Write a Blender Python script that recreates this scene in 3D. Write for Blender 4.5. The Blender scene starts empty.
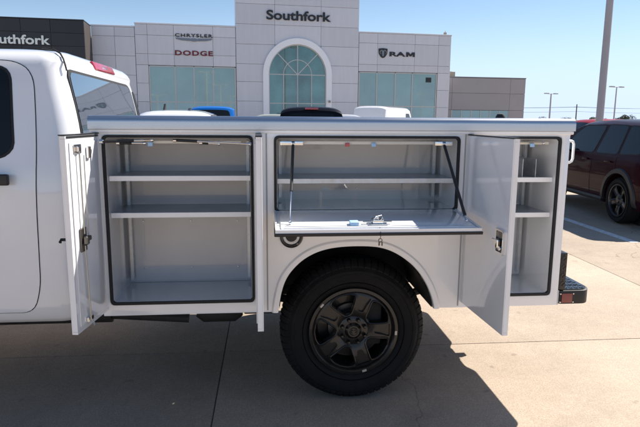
import bpy, bmesh, math, random
from mathutils import Vector, Matrix
from math import sin, cos, pi, radians as R_
random.seed(7)
sc = bpy.context.scene
col = sc.collection

# ------------------------------------------------------------------ camera
cam_d = bpy.data.cameras.new('camera'); cam = bpy.data.objects.new('camera', cam_d); col.objects.link(cam)
p, yaw, roll = R_(9.6), R_(5.4), 0.007
fw = Vector((sin(yaw)*cos(p), cos(yaw)*cos(p), -sin(p)))
rt = Vector((cos(yaw), -sin(yaw), 0)); up = rt.cross(fw)
r2 = rt*cos(roll)+up*sin(roll); u2 = -rt*sin(roll)+up*cos(roll)
M = Matrix((r2, u2, -fw)).transposed().to_4x4(); M.translation = (0, -3.15, 1.74)
cam.matrix_world = M
cam_d.sensor_width = 36; cam_d.lens = 36*565/640; cam_d.clip_start = 0.05; cam_d.clip_end = 9000
sc.camera = cam
# ------------------------------------------------------------------ sky and sun
KX, KY = 0.84, 0.47                       # shadow run per metre of height
sdir = Vector((KX, KY, 1)).normalized()
elev = math.asin(sdir.z); azim = math.atan2(KX, KY)
w = bpy.data.worlds.new('World'); sc.world = w; w.use_nodes = True
nt = w.node_tree; nt.nodes.clear()
sky = nt.nodes.new('ShaderNodeTexSky'); sky.sky_type = 'NISHITA'; sky.sun_disc = False
sky.sun_elevation = elev; sky.sun_rotation = azim
sky.altitude = 50; sky.air_density = 1.0; sky.dust_density = 0.15; sky.ozone_density = 3.0
bg = nt.nodes.new('ShaderNodeBackground'); bg.inputs[1].default_value = 0.070
wo = nt.nodes.new('ShaderNodeOutputWorld')
# pale band of haze that rings the whole horizon
gz = nt.nodes.new('ShaderNodeTexCoord'); sx = nt.nodes.new('ShaderNodeSeparateXYZ'); nt.links.new(gz.outputs['Generated'], sx.inputs[0])
mh = nt.nodes.new('ShaderNodeMapRange'); mh.interpolation_type = 'SMOOTHERSTEP'
mh.inputs[1].default_value = -.02; mh.inputs[2].default_value = .22; mh.inputs[3].default_value = .90; mh.inputs[4].default_value = 0
nt.links.new(sx.outputs[2], mh.inputs[0]); mxh = nt.nodes.new('ShaderNodeMixRGB'); nt.links.new(mh.outputs[0], mxh.inputs[0])
nt.links.new(sky.outputs[0], mxh.inputs[1]); mxh.inputs[2].default_value = (5.4, 6.8, 9.4, 1)
nt.links.new(mxh.outputs[0], bg.inputs[0]); nt.links.new(bg.outputs[0], wo.inputs[0])
sl = bpy.data.lights.new('sun', 'SUN'); sl.energy = 5.0; sl.angle = R_(0.55); sl.color = (1.0, 0.93, 0.84)
so = bpy.data.objects.new('sun', sl); col.objects.link(so)
so.rotation_mode = 'QUATERNION'; so.rotation_quaternion = sdir.to_track_quat('Z', 'Y'); so.location = (20, 10, 25)
sc.view_settings.view_transform = 'Standard'; sc.view_settings.look = 'None'
sc.view_settings.exposure = 0.90; sc.view_settings.gamma = 1.0

# ------------------------------------------------------------------ materials
def mat(name, c, rough=.5, metal=0, coat=0, var=0, scale=5, bump=0, bscale=60, rvar=0, spec=.5, trans=0, rnd=0, aniso=None, coord='Object', alpha=1, emit=None):
    m = bpy.data.materials.new(name); m.use_nodes = True; n = m.node_tree; b = n.nodes['Principled BSDF']
    b.inputs['Base Color'].default_value = (*c, 1); b.inputs['Roughness'].default_value = rough
    b.inputs['Metallic'].default_value = metal; b.inputs['Coat Weight'].default_value = coat
    b.inputs['Coat Roughness'].default_value = .02; b.inputs['Coat IOR'].default_value = 1.6; b.inputs['Specular IOR Level'].default_value = spec
    b.inputs['Transmission Weight'].default_value = trans
    if emit: b.inputs['Emission Color'].default_value = (*emit[:3], 1); b.inputs['Emission Strength'].default_value = emit[3]
    tc = n.nodes.new('ShaderNodeTexCoord'); L = n.links.new
    colout = None
    if var:
        no = n.nodes.new('ShaderNodeTexNoise'); no.inputs['Scale'].default_value = scale; no.inputs['Detail'].default_value = 6
        mp = n.nodes.new('ShaderNodeMapping'); L(tc.outputs[coord], mp.inputs[0]); L(mp.outputs[0], no.inputs[0])
        if aniso: mp.inputs['Scale'].default_value = aniso
        mx = n.nodes.new('ShaderNodeMapRange'); mx.inputs[1].default_value = .3; mx.inputs[2].default_value = .7
        mx.inputs[3].default_value = 1-var; mx.inputs[4].default_value = 1+var; L(no.outputs[0], mx.inputs[0])
        vm = n.nodes.new('ShaderNodeVectorMath'); vm.operation = 'SCALE'; vm.inputs[0].default_value = c; L(mx.outputs[0], vm.inputs['Scale'])
        colout = vm.outputs[0]
        if rvar:
            mr = n.nodes.new('ShaderNodeMapRange'); mr.inputs[1].default_value = .3; mr.inputs[2].default_value = .7
            mr.inputs[3].default_value = max(0, rough-rvar); mr.inputs[4].default_value = rough+rvar; L(no.outputs[0], mr.inputs[0]); L(mr.outputs[0], b.inputs['Roughness'])
    if rnd:
        oi = n.nodes.new('ShaderNodeObjectInfo'); mr = n.nodes.new('ShaderNodeMapRange'); L(oi.outputs['Random'], mr.inputs[0])
        mr.inputs[3].default_value = 1-rnd; mr.inputs[4].default_value = 1+rnd
        v2 = n.nodes.new('ShaderNodeVectorMath'); v2.operation = 'SCALE'; v2.inputs[0].default_value = c
        if colout: L(colout, v2.inputs[0])
        L(mr.outputs[0], v2.inputs['Scale']); colout = v2.outputs[0]
    if colout: L(colout, b.inputs['Base Color'])
    if bump:
        nb = n.nodes.new('ShaderNodeTexNoise'); nb.inputs['Scale'].default_value = bscale; nb.inputs['Detail'].default_value = 4
        L(tc.outputs[coord], nb.inputs[0]); bp = n.nodes.new('ShaderNodeBump'); bp.inputs['Strength'].default_value = bump; bp.inputs['Distance'].default_value = .01
        L(nb.outputs[0], bp.inputs['Height']); L(bp.outputs[0], b.inputs['Normal'])
    return m

def concrete(name, base, crack=False):
    m = bpy.data.materials.new(name); m.use_nodes = True; n = m.node_tree; b = n.nodes['Principled BSDF']; L = n.links.new
    g = n.nodes.new('ShaderNodeNewGeometry')
    def noise(s, d=6, r=.6):
        x = n.nodes.new('ShaderNodeTexNoise'); x.inputs['Scale'].default_value = s; x.inputs['Detail'].default_value = d; x.inputs['Roughness'].default_value = r
        L(g.outputs['Position'], x.inputs[0]); return x.outputs[0]
    def rng(s, a, bb, lo, hi):
        x = n.nodes.new('ShaderNodeMapRange'); x.inputs[1].default_value = a; x.inputs[2].default_value = bb; x.inputs[3].default_value = lo; x.inputs[4].default_value = hi
        L(s, x.inputs[0]); return x.outputs[0]
    def mul(a, bb):
        x = n.nodes.new('ShaderNodeMath'); x.operation = 'MULTIPLY'; L(a, x.inputs[0]); L(bb, x.inputs[1]); return x.outputs[0]
    big = rng(noise(.55, 5), .35, .65, .86, 1.09); mid = rng(noise(6, 8, .7), .3, .7, .93, 1.06)
    fine = rng(noise(95, 3, .8), .3, .7, .71, 1.23); grit = rng(noise(260, 2), .35, .6, .86, 1.06)
    vor = n.nodes.new('ShaderNodeTexVoronoi'); vor.inputs['Scale'].default_value = 46; L(g.outputs['Position'], vor.inputs[0])
    pits = rng(vor.outputs['Distance'], .05, .13, .78, 1.0)
    st = rng(noise(1.7, 3, .5), .62, .74, 1.0, .86)          # stains
    oi = n.nodes.new('ShaderNodeObjectInfo'); ob = rng(oi.outputs['Random'], 0, 1, .95, 1.05)
    spots = rng(noise(9, 2, .4), .70, .78, 1.0, .72); m2 = rng(noise(28, 6, .75), .3, .7, .90, 1.09)
    wv = n.nodes.new('ShaderNodeTexVoronoi'); wv.feature = 'DISTANCE_TO_EDGE'; wv.inputs['Scale'].default_value = .16; nz = n.nodes.new('ShaderNodeTexNoise'); nz.inputs['Scale'].default_value = 1.3; nz.inputs['Detail'].default_value = 8
    L(g.outputs['Position'], nz.inputs[0]); ad = n.nodes.new('ShaderNodeVectorMath'); ad.operation = 'MULTIPLY_ADD'; ad.inputs[1].default_value = (1.1, 1.1, 1.1); L(nz.outputs[1], ad.inputs[0]); L(g.outputs['Position'], ad.inputs[2]); L(ad.outputs[0], wv.inputs[0])
    crack = rng(wv.outputs['Distance'], .0, .0016, .62, 1.0)
    f = mul(mul(mul(big, mid), mul(fine, grit)), mul(mul(pits, st), ob)); f = mul(f, mul(spots, m2)); f = mul(f, crack)
    v = n.nodes.new('ShaderNodeVectorMath'); v.operation = 'SCALE'; v.inputs[0].default_value = base; L(f, v.inputs['Scale'])
    L(v.outputs[0], b.inputs['Base Color']); b.inputs['Roughness'].default_value = .85; b.inputs['Specular IOR Level'].default_value = .3
    bp = n.nodes.new('ShaderNodeBump'); bp.inputs['Strength'].default_value = .5; bp.inputs['Distance'].default_value = .003
    L(mul(fine, mid), bp.inputs['Height']); L(bp.outputs[0], b.inputs['Normal'])
    return m

WHITE = mat('white_paint', (.82, .82, .83), .25, coat=1, spec=.6, var=.015, scale=3, bump=.004, bscale=3)
WHITE2 = mat('white_powder_coat', (.84, .84, .85), .16, coat=1, spec=.6, var=.02, scale=7, bump=.004, bscale=5)
LINER = mat('compartment_paint', (.55, .55, .555), .2, coat=.7, var=.05, scale=4, bump=.008, bscale=7)
LINERB = mat('compartment_paint_b', (.56, .57, .58), .16, coat=1, var=.03, scale=4, bump=.006, bscale=6)
LINERC = mat('compartment_paint_bounce', (.74, .74, .74), .18, coat=1, var=.03, scale=4, bump=.006, bscale=6)  # lighter copy of the liner paint, standing in for bounce off the door
DECK = mat('shelf_deck_shaded', (.42, .45, .49), .35, metal=.4, var=.1, scale=9)  # deck colour darkened and blued to stand in for shade on the shelves
ALU = mat('aluminium', (.58, .59, .61), .30, metal=1, var=.05, scale=6, rvar=.07, aniso=(.3, 8, 8))
GALV = mat('galvanised_steel', (.56, .58, .60), .42, metal=.85, var=.16, scale=26, rvar=.1)
CHROME = mat('chrome', (.80, .80, .80), .12, metal=1)
DULLM = mat('dull_steel', (.16, .15, .14), .4, metal=.9)
RUBBER = mat('black_rubber', (.012, .012, .013), .7, var=.2, scale=30, bump=.1)
BLACKPL = mat('black_plastic', (.014, .014, .015), .48, bump=.05, bscale=200)
BLACKGL = mat('gloss_black', (.008, .008, .009), .18, coat=.5)
RIMM = mat('satin_black_rim', (.009, .008, .0075), .36, metal=.2, coat=.25, var=.2, scale=8, rvar=.08)
TYRE = mat('tyre_rubber', (.006, .006, .0065), .8, spec=.3, var=.25, scale=14, bump=.25, bscale=90)
GAP = mat('dark_gap', (.006, .006, .007), .9)
UNDER = mat('underbody', (.02, .019, .018), .75, var=.4, scale=9)
GLASS = mat('dark_glass', (.008, .010, .012), .03, spec=.28)
CABGL = mat('rear_glass', (.10, .14, .19), .02, metal=.6, coat=1, spec=1)
RED = mat('red_lens', (.42, .02, .03), .15, coat=1, var=.3, scale=40)
REDD = mat('red_reflector', (.20, .012, .012), .25, coat=.8, bump=.2, bscale=400)
PALEB = mat('pale_blue_tag', (.35, .55, .78), .5)
YELROD = mat('zinc_rod', (.50, .49, .45), .35, metal=.8)
CONC = concrete('concrete', (.415, .338, .262))
CONC2 = concrete('concrete_base', (.40, .325, .25))
JOINT = mat('joint_filler', (.09, .08, .07), .95)
LINE = mat('line_paint', (.62, .62, .60), .7, var=.22, scale=14)
PANEL = mat('light_grey_panel', (.65, .66, .70), .36, metal=.1, var=.03, scale=1.2, aniso=(3, 3, .4), rnd=.045, bump=.03, bscale=.7)
PANELB = mat('taupe_panel', (.36, .34, .345), .5, var=.03, scale=1, rnd=.03)
DARKP = mat('charcoal_panel', (.028, .030, .036), .42, metal=.2, var=.05, scale=1, rnd=.12)
WALLC = mat('building_core', (.20, .20, .21), .8)
ARCHM = mat('white_arch', (.88, .89, .92), .22, coat=.6)
BGLASS = mat('green_glass', (.18, .27, .25), .04, metal=.55, coat=1, spec=1, rnd=.10, var=.12, scale=.5, bump=.02, bscale=.8)
BGLASSD = mat('dark_green_glass', (.06, .15, .14), .04, metal=.5, coat=1, spec=1, rnd=.2, var=.35, scale=.7, bump=.02, bscale=.8)
MULL = mat('window_frame_metal', (.50, .51, .50), .4, metal=.4)
BLKL = mat('black_letter', (.018, .018, .02), .35)
WHTL = mat('pale_letter', (.72, .80, .80), .4)
REDL = mat('maroon_letter', (.16, .012, .015), .4)
SILVER = mat('silver_emblem', (.22, .23, .25), .3, metal=.8)
POLEM = mat('pole_paint', (.40, .38, .40), .5, var=.04, scale=3)
RTUM = mat('rooftop_unit_paint', (.40, .34, .25), .7)

def diamond():
    m = mat('diamond_plate', (.02, .02, .022), .3, metal=.5, coat=.4); n = m.node_tree; L = n.links.new; b = n.nodes['Principled BSDF']
    tc = n.nodes.new('ShaderNodeTexCoord'); mp = n.nodes.new('ShaderNodeMapping'); mp.inputs['Rotation'].default_value = (0, 0, pi/4)
    L(tc.outputs['Object'], mp.inputs[0]); ch = n.nodes.new('ShaderNodeTexBrick'); ch.inputs['Scale'].default_value = 26
    ch.inputs['Mortar Size'].default_value = .10; ch.inputs['Mortar Smooth'].default_value = .6; L(mp.outputs[0], ch.inputs[0])
    bp = n.nodes.new('ShaderNodeBump'); bp.inputs['Strength'].default_value = 1; bp.inputs['Distance'].default_value = .004; bp.invert = True
    L(ch.outputs['Fac'], bp.inputs['Height']); L(bp.outputs[0], b.inputs['Normal']); return m
DIAM = mat('black_plate', (.012, .012, .013), .32, metal=.3, coat=.4); ALUD = mat('worn_black_plate', (.035, .036, .04), .25, metal=.6, coat=.5)

# ------------------------------------------------------------------ mesh helpers
def NB(): return bmesh.new()
def add_bm(dst, src):
    me = bpy.data.meshes.new('tmp'); src.to_mesh(me); src.free(); dst.from_mesh(me); bpy.data.meshes.remove(me)
def box(bm, x0, x1, y0, y1, z0, z1, bev=0, seg=2, mtx=None):
    t = bmesh.new(); bmesh.ops.create_cube(t, size=1)
    for v in t.verts: v.co = Vector(((x0+x1)/2+v.co.x*(x1-x0), (y0+y1)/2+v.co.y*(y1-y0), (z0+z1)/2+v.co.z*(z1-z0)))
    if bev: bmesh.ops.bevel(t, geom=t.edges[:], offset=bev, segments=seg, profile=.6, affect='EDGES')
    if mtx: bmesh.ops.transform(t, matrix=mtx, verts=t.verts)
    add_bm(bm, t); return bm
def prism(bm, pts, lo, hi, axis='y', bev=0):
    """polygon pts in the plane normal to axis, extruded lo..hi"""
    t = bmesh.new()
    def P(a, b, c): return {'y': (a, c, b), 'x': (c, a, b), 'z': (a, b, c)}[axis]
    A = [t.verts.new(P(a, b, lo)) for a, b in pts]; B = [t.verts.new(P(a, b, hi)) for a, b in pts]
    n = len(pts); t.faces.new(A); t.faces.new(B[::-1])
    for i in range(n): t.faces.new((A[i], B[i], B[(i+1) % n], A[(i+1) % n]))
    bmesh.ops.recalc_face_normals(t, faces=t.faces)
    if bev: bmesh.ops.bevel(t, geom=t.edges[:], offset=bev, segments=2, profile=.6, affect='EDGES')
    add_bm(bm, t); return bm
def ring_prism(bm, outer, inner, lo, hi, axis='y'):
    t = bmesh.new(); n = len(outer)
    def P(a, b, c): return {'y': (a, c, b), 'x': (c, a, b), 'z': (a, b, c)}[axis]
    vs = [[t.verts.new(P(a, b, c)) for a, b in q] for q, c in ((outer, lo), (inner, lo), (inner, hi), (outer, hi))]
    for i in range(n):
        j = (i+1) % n
        for k in range(4): t.faces.new((vs[k][i], vs[k][j], vs[(k+1) % 4][j], vs[(k+1) % 4][i]))
    bmesh.ops.recalc_face_normals(t, faces=t.faces); add_bm(bm, t); return bm
def tube(bm, pts, r, seg=10, caps=True):
    pts = [Vector(q) for q in pts]; rs = r if isinstance(r, (list, tuple)) else [r]*len(pts)
    t = bmesh.new(); rings = []; prev = None
    for i, q in enumerate(pts):
        d = (pts[min(i+1, len(pts)-1)]-pts[max(i-1, 0)]).normalized()
        if prev is None:
            a = d.orthogonal().normalized()
        else:
            a = (prev-d*prev.dot(d)).normalized()
        prev = a; b = d.cross(a)
        rings.append([t.verts.new(q+(a*cos(2*pi*k/seg)+b*sin(2*pi*k/seg))*rs[i]) for k in range(seg)])
    for i in range(len(rings)-1):
        for k in range(seg): t.faces.new((rings[i][k], rings[i][(k+1) % seg], rings[i+1][(k+1) % seg], rings[i+1][k]))
    if caps: t.faces.new(rings[0][::-1]); t.faces.new(rings[-1])
    bmesh.ops.recalc_face_normals(t, faces=t.faces); add_bm(bm, t); return bm
def lathe(bm, prof, c, axis='y', seg=48, closed=False):
    """prof: list of (radius, offset along axis)"""
    t = bmesh.new(); rings = []; c = Vector(c)
    for r, h in prof:
        ring = []
        for k in range(seg):
            a = 2*pi*k/seg; u, v = r*cos(a), r*sin(a)
            ring.append(t.verts.new(c+Vector({'y': (u, h, v), 'x': (h, u, v), 'z': (u, v, h)}[axis])))
        rings.append(ring)
    if closed: rings.append(rings[0])
    for i in range(len(rings)-1):
        for k in range(seg): t.faces.new((rings[i][k], rings[i][(k+1) % seg], rings[i+1][(k+1) % seg], rings[i+1][k]))
    bmesh.ops.remove_doubles(t, verts=t.verts, dist=1e-5)
    bmesh.ops.recalc_face_normals(t, faces=t.faces); add_bm(bm, t); return bm
def rounded(pts, r, n=5):
    out = []; m = len(pts)
    for i in range(m):
        a, b, c = Vector(pts[i-1]), Vector(pts[i]), Vector(pts[(i+1) % m])
        rr = r[i] if isinstance(r, (list, tuple)) else r
        d1 = (a-b); d2 = (c-b); q = min(rr, d1.length*.45, d2.length*.45)
        p1 = b+d1.normalized()*q; p2 = b+d2.normalized()*q
        for k in range(n+1):
            t = k/n; out.append(tuple(p1*(1-t)**2+b*2*t*(1-t)+p2*t*t))
    return out
def rrect(x0, x1, y0, y1, r, n=5): return rounded([(x0, y0), (x1, y0), (x1, y1), (x0, y1)], r, n)
def resample(poly, n):
    P = [Vector(q) for q in poly]; L = [0]
    for i in range(len(P)): L.append(L[-1]+(P[(i+1) % len(P)]-P[i]).length)
    out = []; j = 0
    for k in range(n):
        s = L[-1]*k/n
        while L[j+1] < s: j += 1
        t = (s-L[j])/max(1e-9, L[j+1]-L[j]); out.append(tuple(P[j].lerp(P[(j+1) % len(P)], t)))
    return out
def patch(bm, poly, surf, off, thick=.004, rings=6, n=72, band=None):
    """a sheet cut to poly that follows surf(u, v) -> (point, normal), lifted by off, with a rim"""
    t = bmesh.new(); P = [Vector(q) for q in resample(poly, n)]; c = sum(P, Vector((0, 0)))/n; rows = []
    if band:
        rows = [[t.verts.new(Vector(surf(s.x, s.y)[0])+Vector(surf(s.x, s.y)[1])*off) for s in (c+(q-c)*f for q in P)] for f in (1, 1-band/2, 1-band)]
        for k in range(2):
            for i in range(n): t.faces.new((rows[k][i], rows[k][(i+1) % n], rows[k+1][(i+1) % n], rows[k+1][i]))
        bmesh.ops.recalc_face_normals(t, faces=t.faces); add_bm(bm, t); return bm
    for k in range(rings):
        f = 1-k/rings; row = []
        for q in P:
            s = c+(q-c)*f; pt, nm = surf(s.x, s.y); row.append(t.verts.new(Vector(pt)+Vector(nm)*off))
        rows.append(row)
    pt, nm = surf(c.x, c.y); cv = t.verts.new(Vector(pt)+Vector(nm)*off)
    for k in range(rings-1):
        for i in range(n): t.faces.new((rows[k][i], rows[k][(i+1) % n], rows[k+1][(i+1) % n], rows[k+1][i]))
    for i in range(n): t.faces.new((rows[-1][i], rows[-1][(i+1) % n], cv))
    if thick:
        rim = []
        for q in P: pt, nm = surf(q.x, q.y); rim.append(t.verts.new(Vector(pt)+Vector(nm)*(off-thick)))
        for i in range(n): t.faces.new((rows[0][i], rim[i], rim[(i+1) % n], rows[0][(i+1) % n]))
    # orientation: towards the surface normal
    t.normal_update(); t.faces.ensure_lookup_table()
    if t.faces[0].normal.dot(Vector(surf(P[0].x, P[0].y)[1])) < 0: bmesh.ops.reverse_faces(t, faces=t.faces)
    add_bm(bm, t); return bm
def obj(name, bm, m, parent=None, smooth=True, angle=35):
    me = bpy.data.meshes.new(name); bm.to_mesh(me); bm.free()
    ms = m if isinstance(m, (list, tuple)) else [m]
    for q in ms: me.materials.append(q)
    if smooth:
        me.polygons.foreach_set('use_smooth', [True]*len(me.polygons)); me.set_sharp_from_angle(angle=R_(angle))
    o = bpy.data.objects.new(name, me); col.objects.link(o)
    if parent: o.parent = parent
    return o
def inst(name, me, parent, loc=(0, 0, 0), rot=(0, 0, 0)):
    o = bpy.data.objects.new(name, me); col.objects.link(o); o.parent = parent; o.location = loc; o.rotation_euler = rot; return o
def tag(o, label=None, cat=None, group=None, kind=None):
    if label: o['label'] = label
    if cat: o['category'] = cat
    if group: o['group'] = group
    if kind: o['kind'] = kind
    return o
def empty(name, loc, rz=0):
    o = bpy.data.objects.new(name, None); col.objects.link(o); o.location = loc; o.rotation_euler = (0, 0, rz); o.empty_display_size = .3; return o
def boolean(o, cutters, op='DIFFERENCE'):
    for c in cutters:
        md = o.modifiers.new('b', 'BOOLEAN'); md.operation = op; md.solver = 'EXACT'; md.object = c
    dg = bpy.context.evaluated_depsgraph_get(); me = bpy.data.meshes.new_from_object(o.evaluated_get(dg))
    o.modifiers.clear(); old = o.data; o.data = me; me.name = old.name
    for c in cutters: d = c.data; bpy.data.objects.remove(c); bpy.data.meshes.remove(d)
    me.polygons.foreach_set('use_smooth', [True]*len(me.polygons)); me.set_sharp_from_angle(angle=R_(30))
    return o
def cutter(bm, parent=None):
    me = bpy.data.meshes.new('cut'); bm.to_mesh(me); bm.free(); o = bpy.data.objects.new('cut', me); col.objects.link(o); o.parent = parent; return o
def text(name, s, m, parent, loc, width, height, depth=.03, embolden=.012, rot=(pi/2, 0, 0), spacing=1.0, cap=True):
    c = bpy.data.curves.new('txt', 'FONT'); c.body = s; c.size = 1; c.extrude = .5; c.offset = embolden; c.space_character = spacing; c.resolution_u = 4
    t = bpy.data.objects.new('txt', c); col.objects.link(t)
    dg = bpy.context.evaluated_depsgraph_get(); dg.update(); me = bpy.data.meshes.new_from_object(t.evaluated_get(dg))
    bpy.data.objects.remove(t)
    xs = [v.co.x for v in me.vertices]; ys = [v.co.y for v in me.vertices]; x0, x1, y0, y1 = min(xs), max(xs), min(ys), max(ys)
    for v in me.vertices: v.co = Vector(((v.co.x-x0)/(x1-x0)*width, (v.co.y-y0)/(y1-y0)*height, v.co.z*depth))
    me.name = name; me.materials.clear(); me.materials.append(m)
    o = bpy.data.objects.new(name, me); col.objects.link(o); o.parent = parent; o.location = loc; o.rotation_euler = rot; return o

def lerp_tab(tab, z):
    if z <= tab[0][0]: return tab[0][1]
    for (a, b), (c, d) in zip(tab, tab[1:]):
        if z <= c:
            t = (z-a)/(c-a); t = t*t*(3-2*t) if False else t; return b+(d-b)*t
    return tab[-1][1]

# ------------------------------------------------------------------ ground
def sheet(name, x0, x1, y0, y1, z, m, parent=None):
    bm = NB(); vs = [bm.verts.new(q) for q in ((x0, y0, z), (x1, y0, z), (x1, y1, z), (x0, y1, z))]; bm.faces.new(vs)
    return obj(name, bm, m, parent, smooth=False)
FIELD = mat('dry_grass', (.10, .095, .05), .95, var=.3, scale=.05, coord='Object')
tag(sheet('ground', -4000, 4000, -4000, 4000, -.30, FIELD), kind='structure')
lot = sheet('pavement', -110, 140, -80, 150, -.022, CONC2); tag(lot, kind='structure')
SX, SY = 4.28, 4.57
sb = NB(); box(sb, .0035, SX-.0035, .0035, SY-.0035, -.14, 0, .005, 2)
slab0 = obj('slab', sb, CONC, lot); first = True
jb = NB()
for i in range(-6, 11):
    for j in range(-4, 9):
        loc = (-.33+SX*i, .93+SY*j, 0)
        if first: slab0.location = loc; first = False
        else: inst('slab', slab0.data, lot, loc)
for i in range(-6, 12): box(jb, -.33+SX*i-.0055, -.33+SX*i+.0055, .93-SY*4, .93+SY*9, -.10, -.004)
for j in range(-4, 10):
    box(jb, -.33-SX*6, -.33+SX*11, .93+SY*j-.006, .93+SY*j+.006, -.10, -.0045)
obj('joint_filler', jb, JOINT, lot, smooth=False)
for k in range(6):
    bm = NB(); x = 5.27+2.85*k; box(bm, x-.065, x+.065, 4.35, 9.9, -.001, .004)
    obj('parking_line', bm, LINE, lot, smooth=False)
for k in range(8):
    bm = NB(); x = -9+2.85*k; box(bm, x-.05, x+.05, 9.6, 15.2, -.001, .004); obj('parking_line', bm, LINE, lot, smooth=False)

# ------------------------------------------------------------------ dealership
PSI = R_(6)
ud = Vector((cos(PSI), sin(PSI), 0)); nd = Vector((-sin(PSI), cos(PSI), 0))
B = empty('dealership_building', (0, 40, 0), PSI)
tag(B, 'long light grey panelled dealership with a tall arched entrance tower and green windows', 'building')
bm = NB()
box(bm, -2.10, 6.97, .10, 1.3, 0, 11.15); box(bm, -12.05, -2.12, .10, 22, 0, 7.92); box(bm, 6.99, 14.45, .10, 22, 0, 8.12)
box(bm, -9.15, -2.12, .10, 3, 7.93, 8.17)
archcut = []
CA, ZS, RO, RI = 2.36, 4.93, 2.60, 2.17
def arch_poly(rad, z0=-.2, n=28): return [(CA-rad, z0)]+[(CA+rad*cos(pi-pi*k/n), ZS+rad*sin(pi-pi*k/n)) for k in range(n+1)]+[(CA+rad, z0)]
core = obj('wall', bm, WALLC, B, smooth=False)
GP = .008
def panels(us, zs, y0, m, holes=(), th=.085, parent=None, skipz=0):
    for a in range(len(us)-1):
        for b_ in range(len(zs)-1):
            x0, x1, z0, z1 = us[a]+GP, us[a+1]-GP, zs[b_]+GP, zs[b_+1]-GP
            skip = False
            for (hx0, hx1, hz0, hz1) in holes:
                if x0 >= hx0-.05 and x1 <= hx1+.05:
                    if z0 >= hz0-.05 and z1 <= hz1+.05: skip = True
                    elif z0 < hz1 < z1 and z0 >= hz0-.05: z0 = hz1+GP
            if skip or z1-z0 < .1 or x1-x0 < .05: continue
            bm = NB(); box(bm, x0, x1, y0, y0+th, z0, z1, .006, 1); o = obj('panel', bm, m, parent or B, smooth=False)
            if m is PANEL and x0 < CA+RO and x1 > CA-RO and z0 < ZS+RO and -2.3 < x0 and x1 < 7.1:
                boolean(o, [cutter(prism(NB(), arch_poly(RO-.05), -1, 1), B)])
                if len(o.data.vertices) == 0: bpy.data.objects.remove(o)
panels([-2.18, .67, 4.13, 7.05], [0, .12, 1.52, 2.93, 4.34, 5.62, 7.02, 8.43, 9.85, 11.2], 0, PANEL)
panels([7.07, 8.55, 11.55, 13.50, 14.53], [0, .12, 1.3, 2.62, 3.95, 5.27, 5.80, 7.38, 8.10], .012, PANEL, holes=[(7.0, 13.5, .12, 5.27)])
panels([-9.2, -8.37, -6.56, -3.82, -2.20], [0, .12, 1.4, 2.8, 4.1, 5.37, 6.14, 7.42, 8.15], .012, PANEL, holes=[(-8.38, -2.1, .12, 5.37)])
panels([-12.10, -10.57, -9.22], [0, .12, 1.9, 3.3, 4.64, 5.96, 7.27, 7.9], .03, PANEL)
# copings
for (x0, x1, y0, y1, z) in ((-2.2, 7.07, -.02, 1.4, 11.2), (7.075, 14.56, -.008, 22.1, 8.10), (-9.22, -2.205, -.008, 3.1, 8.15), (-12.12, -9.225, .01, 22.1, 7.9)):
    bm = NB(); box(bm, x0, x1, y0, y1, z+.004, z+.11, .01, 1); obj('coping', bm, PANEL, B, smooth=False)
# side walls of the tower above the wings, and the right return
bm = NB(); box(bm, 14.46, 14.53, .11, 21.9, .1, 8.08); obj('side_wall', bm, PANEL, B, smooth=False)
bm = NB(); box(bm, 6.975, 7.04, .11, 1.28, 8.25, 11.18); obj('side_wall', bm, PANEL, B, smooth=False)
bm = NB(); box(bm, -2.17, -2.105, .11, 1.28, 8.25, 11.18); obj('side_wall', bm, PANEL, B, smooth=False)
# arch surround
bm = NB(); ring_prism(bm, arch_poly(RO, 0), arch_poly(RI, 0), -.16, .13); obj('arch_surround', bm, ARCHM, B)
def glass_grid(us, zs, y, name='window', m=BGLASS, mull=.045, tops=None):
    f = NB()
    for i, u in enumerate(us): box(f, u-mull, u+mull, y-.05, y+.03, zs[0], zs[-1])
    for i, z in enumerate(zs):
        for a in range(len(us)-1): box(f, us[a]+mull, us[a+1]-mull, y-.046, y+.028, z-mull*.9, z+mull*.9)
    F = obj(name, f, MULL, B, smooth=False); F.name = name
    for a in range(len(us)-1):
        for b_ in range(len(zs)-1):
            bm = NB(); box(bm, us[a]+mull*.8, us[a+1]-mull*.8, y-.006, y+.010, zs[b_]+mull*.7, zs[b_+1]-mull*.7)
            o = obj('pane', bm, m, F, smooth=False)
            o.rotation_euler = (0, 0, 0)
    return F
glass_grid([7.13, 8.53, 10.02, 11.42, 13.42], [.2, 2.67, 5.20], .07)
glass_grid([-8.31, -6.54, -5.21, -3.85, -2.26], [.2, 2.80, 5.30], .07)
# arched window
f = NB(); yA = .05
ring_prism(f, arch_poly(RI+.01, .02), arch_poly(RI-.07, .09), yA-.06, yA+.03)
def bar(bm, x0, z0, x1, z1, wd=.035, y0=None, y1=None):
    d = Vector((x1-x0, z1-z0)).normalized(); n_ = Vector((-d.y, d.x))*wd
    prism(bm, [(x0+n_.x, z0+n_.y), (x1+n_.x, z1+n_.y), (x1-n_.x, z1-n_.y), (x0-n_.x, z0-n_.y)], y0 or yA-.05, y1 or yA+.02)
RS = 1.06
bar(f, CA, .1, CA, ZS+RI-.06); bar(f, CA-RI+.06, ZS-.02, CA+RI-.06, ZS-.02, y0=yA-.048, y1=yA+.021); bar(f, CA-RI+.06, 2.8, CA+RI-.06, 2.8, y0=yA-.048, y1=yA+.021)
for s in (-1, 1):
    bar(f, CA+s*RS, .1, CA+s*RS, ZS-.04, y0=yA-.052, y1=yA+.019)
    bar(f, CA+s*.02, ZS, CA+s*(RI-.06)*cos(pi/4), ZS+(RI-.06)*sin(pi/4), y0=yA-.046, y1=yA+.022)
arc = [(CA+RS*cos(pi*k/20), ZS+RS*sin(pi*k/20)) for k in range(21)]
for k in range(20): bar(f, *arc[k], *arc[k+1], .03, yA-.044, yA+.018)
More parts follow.
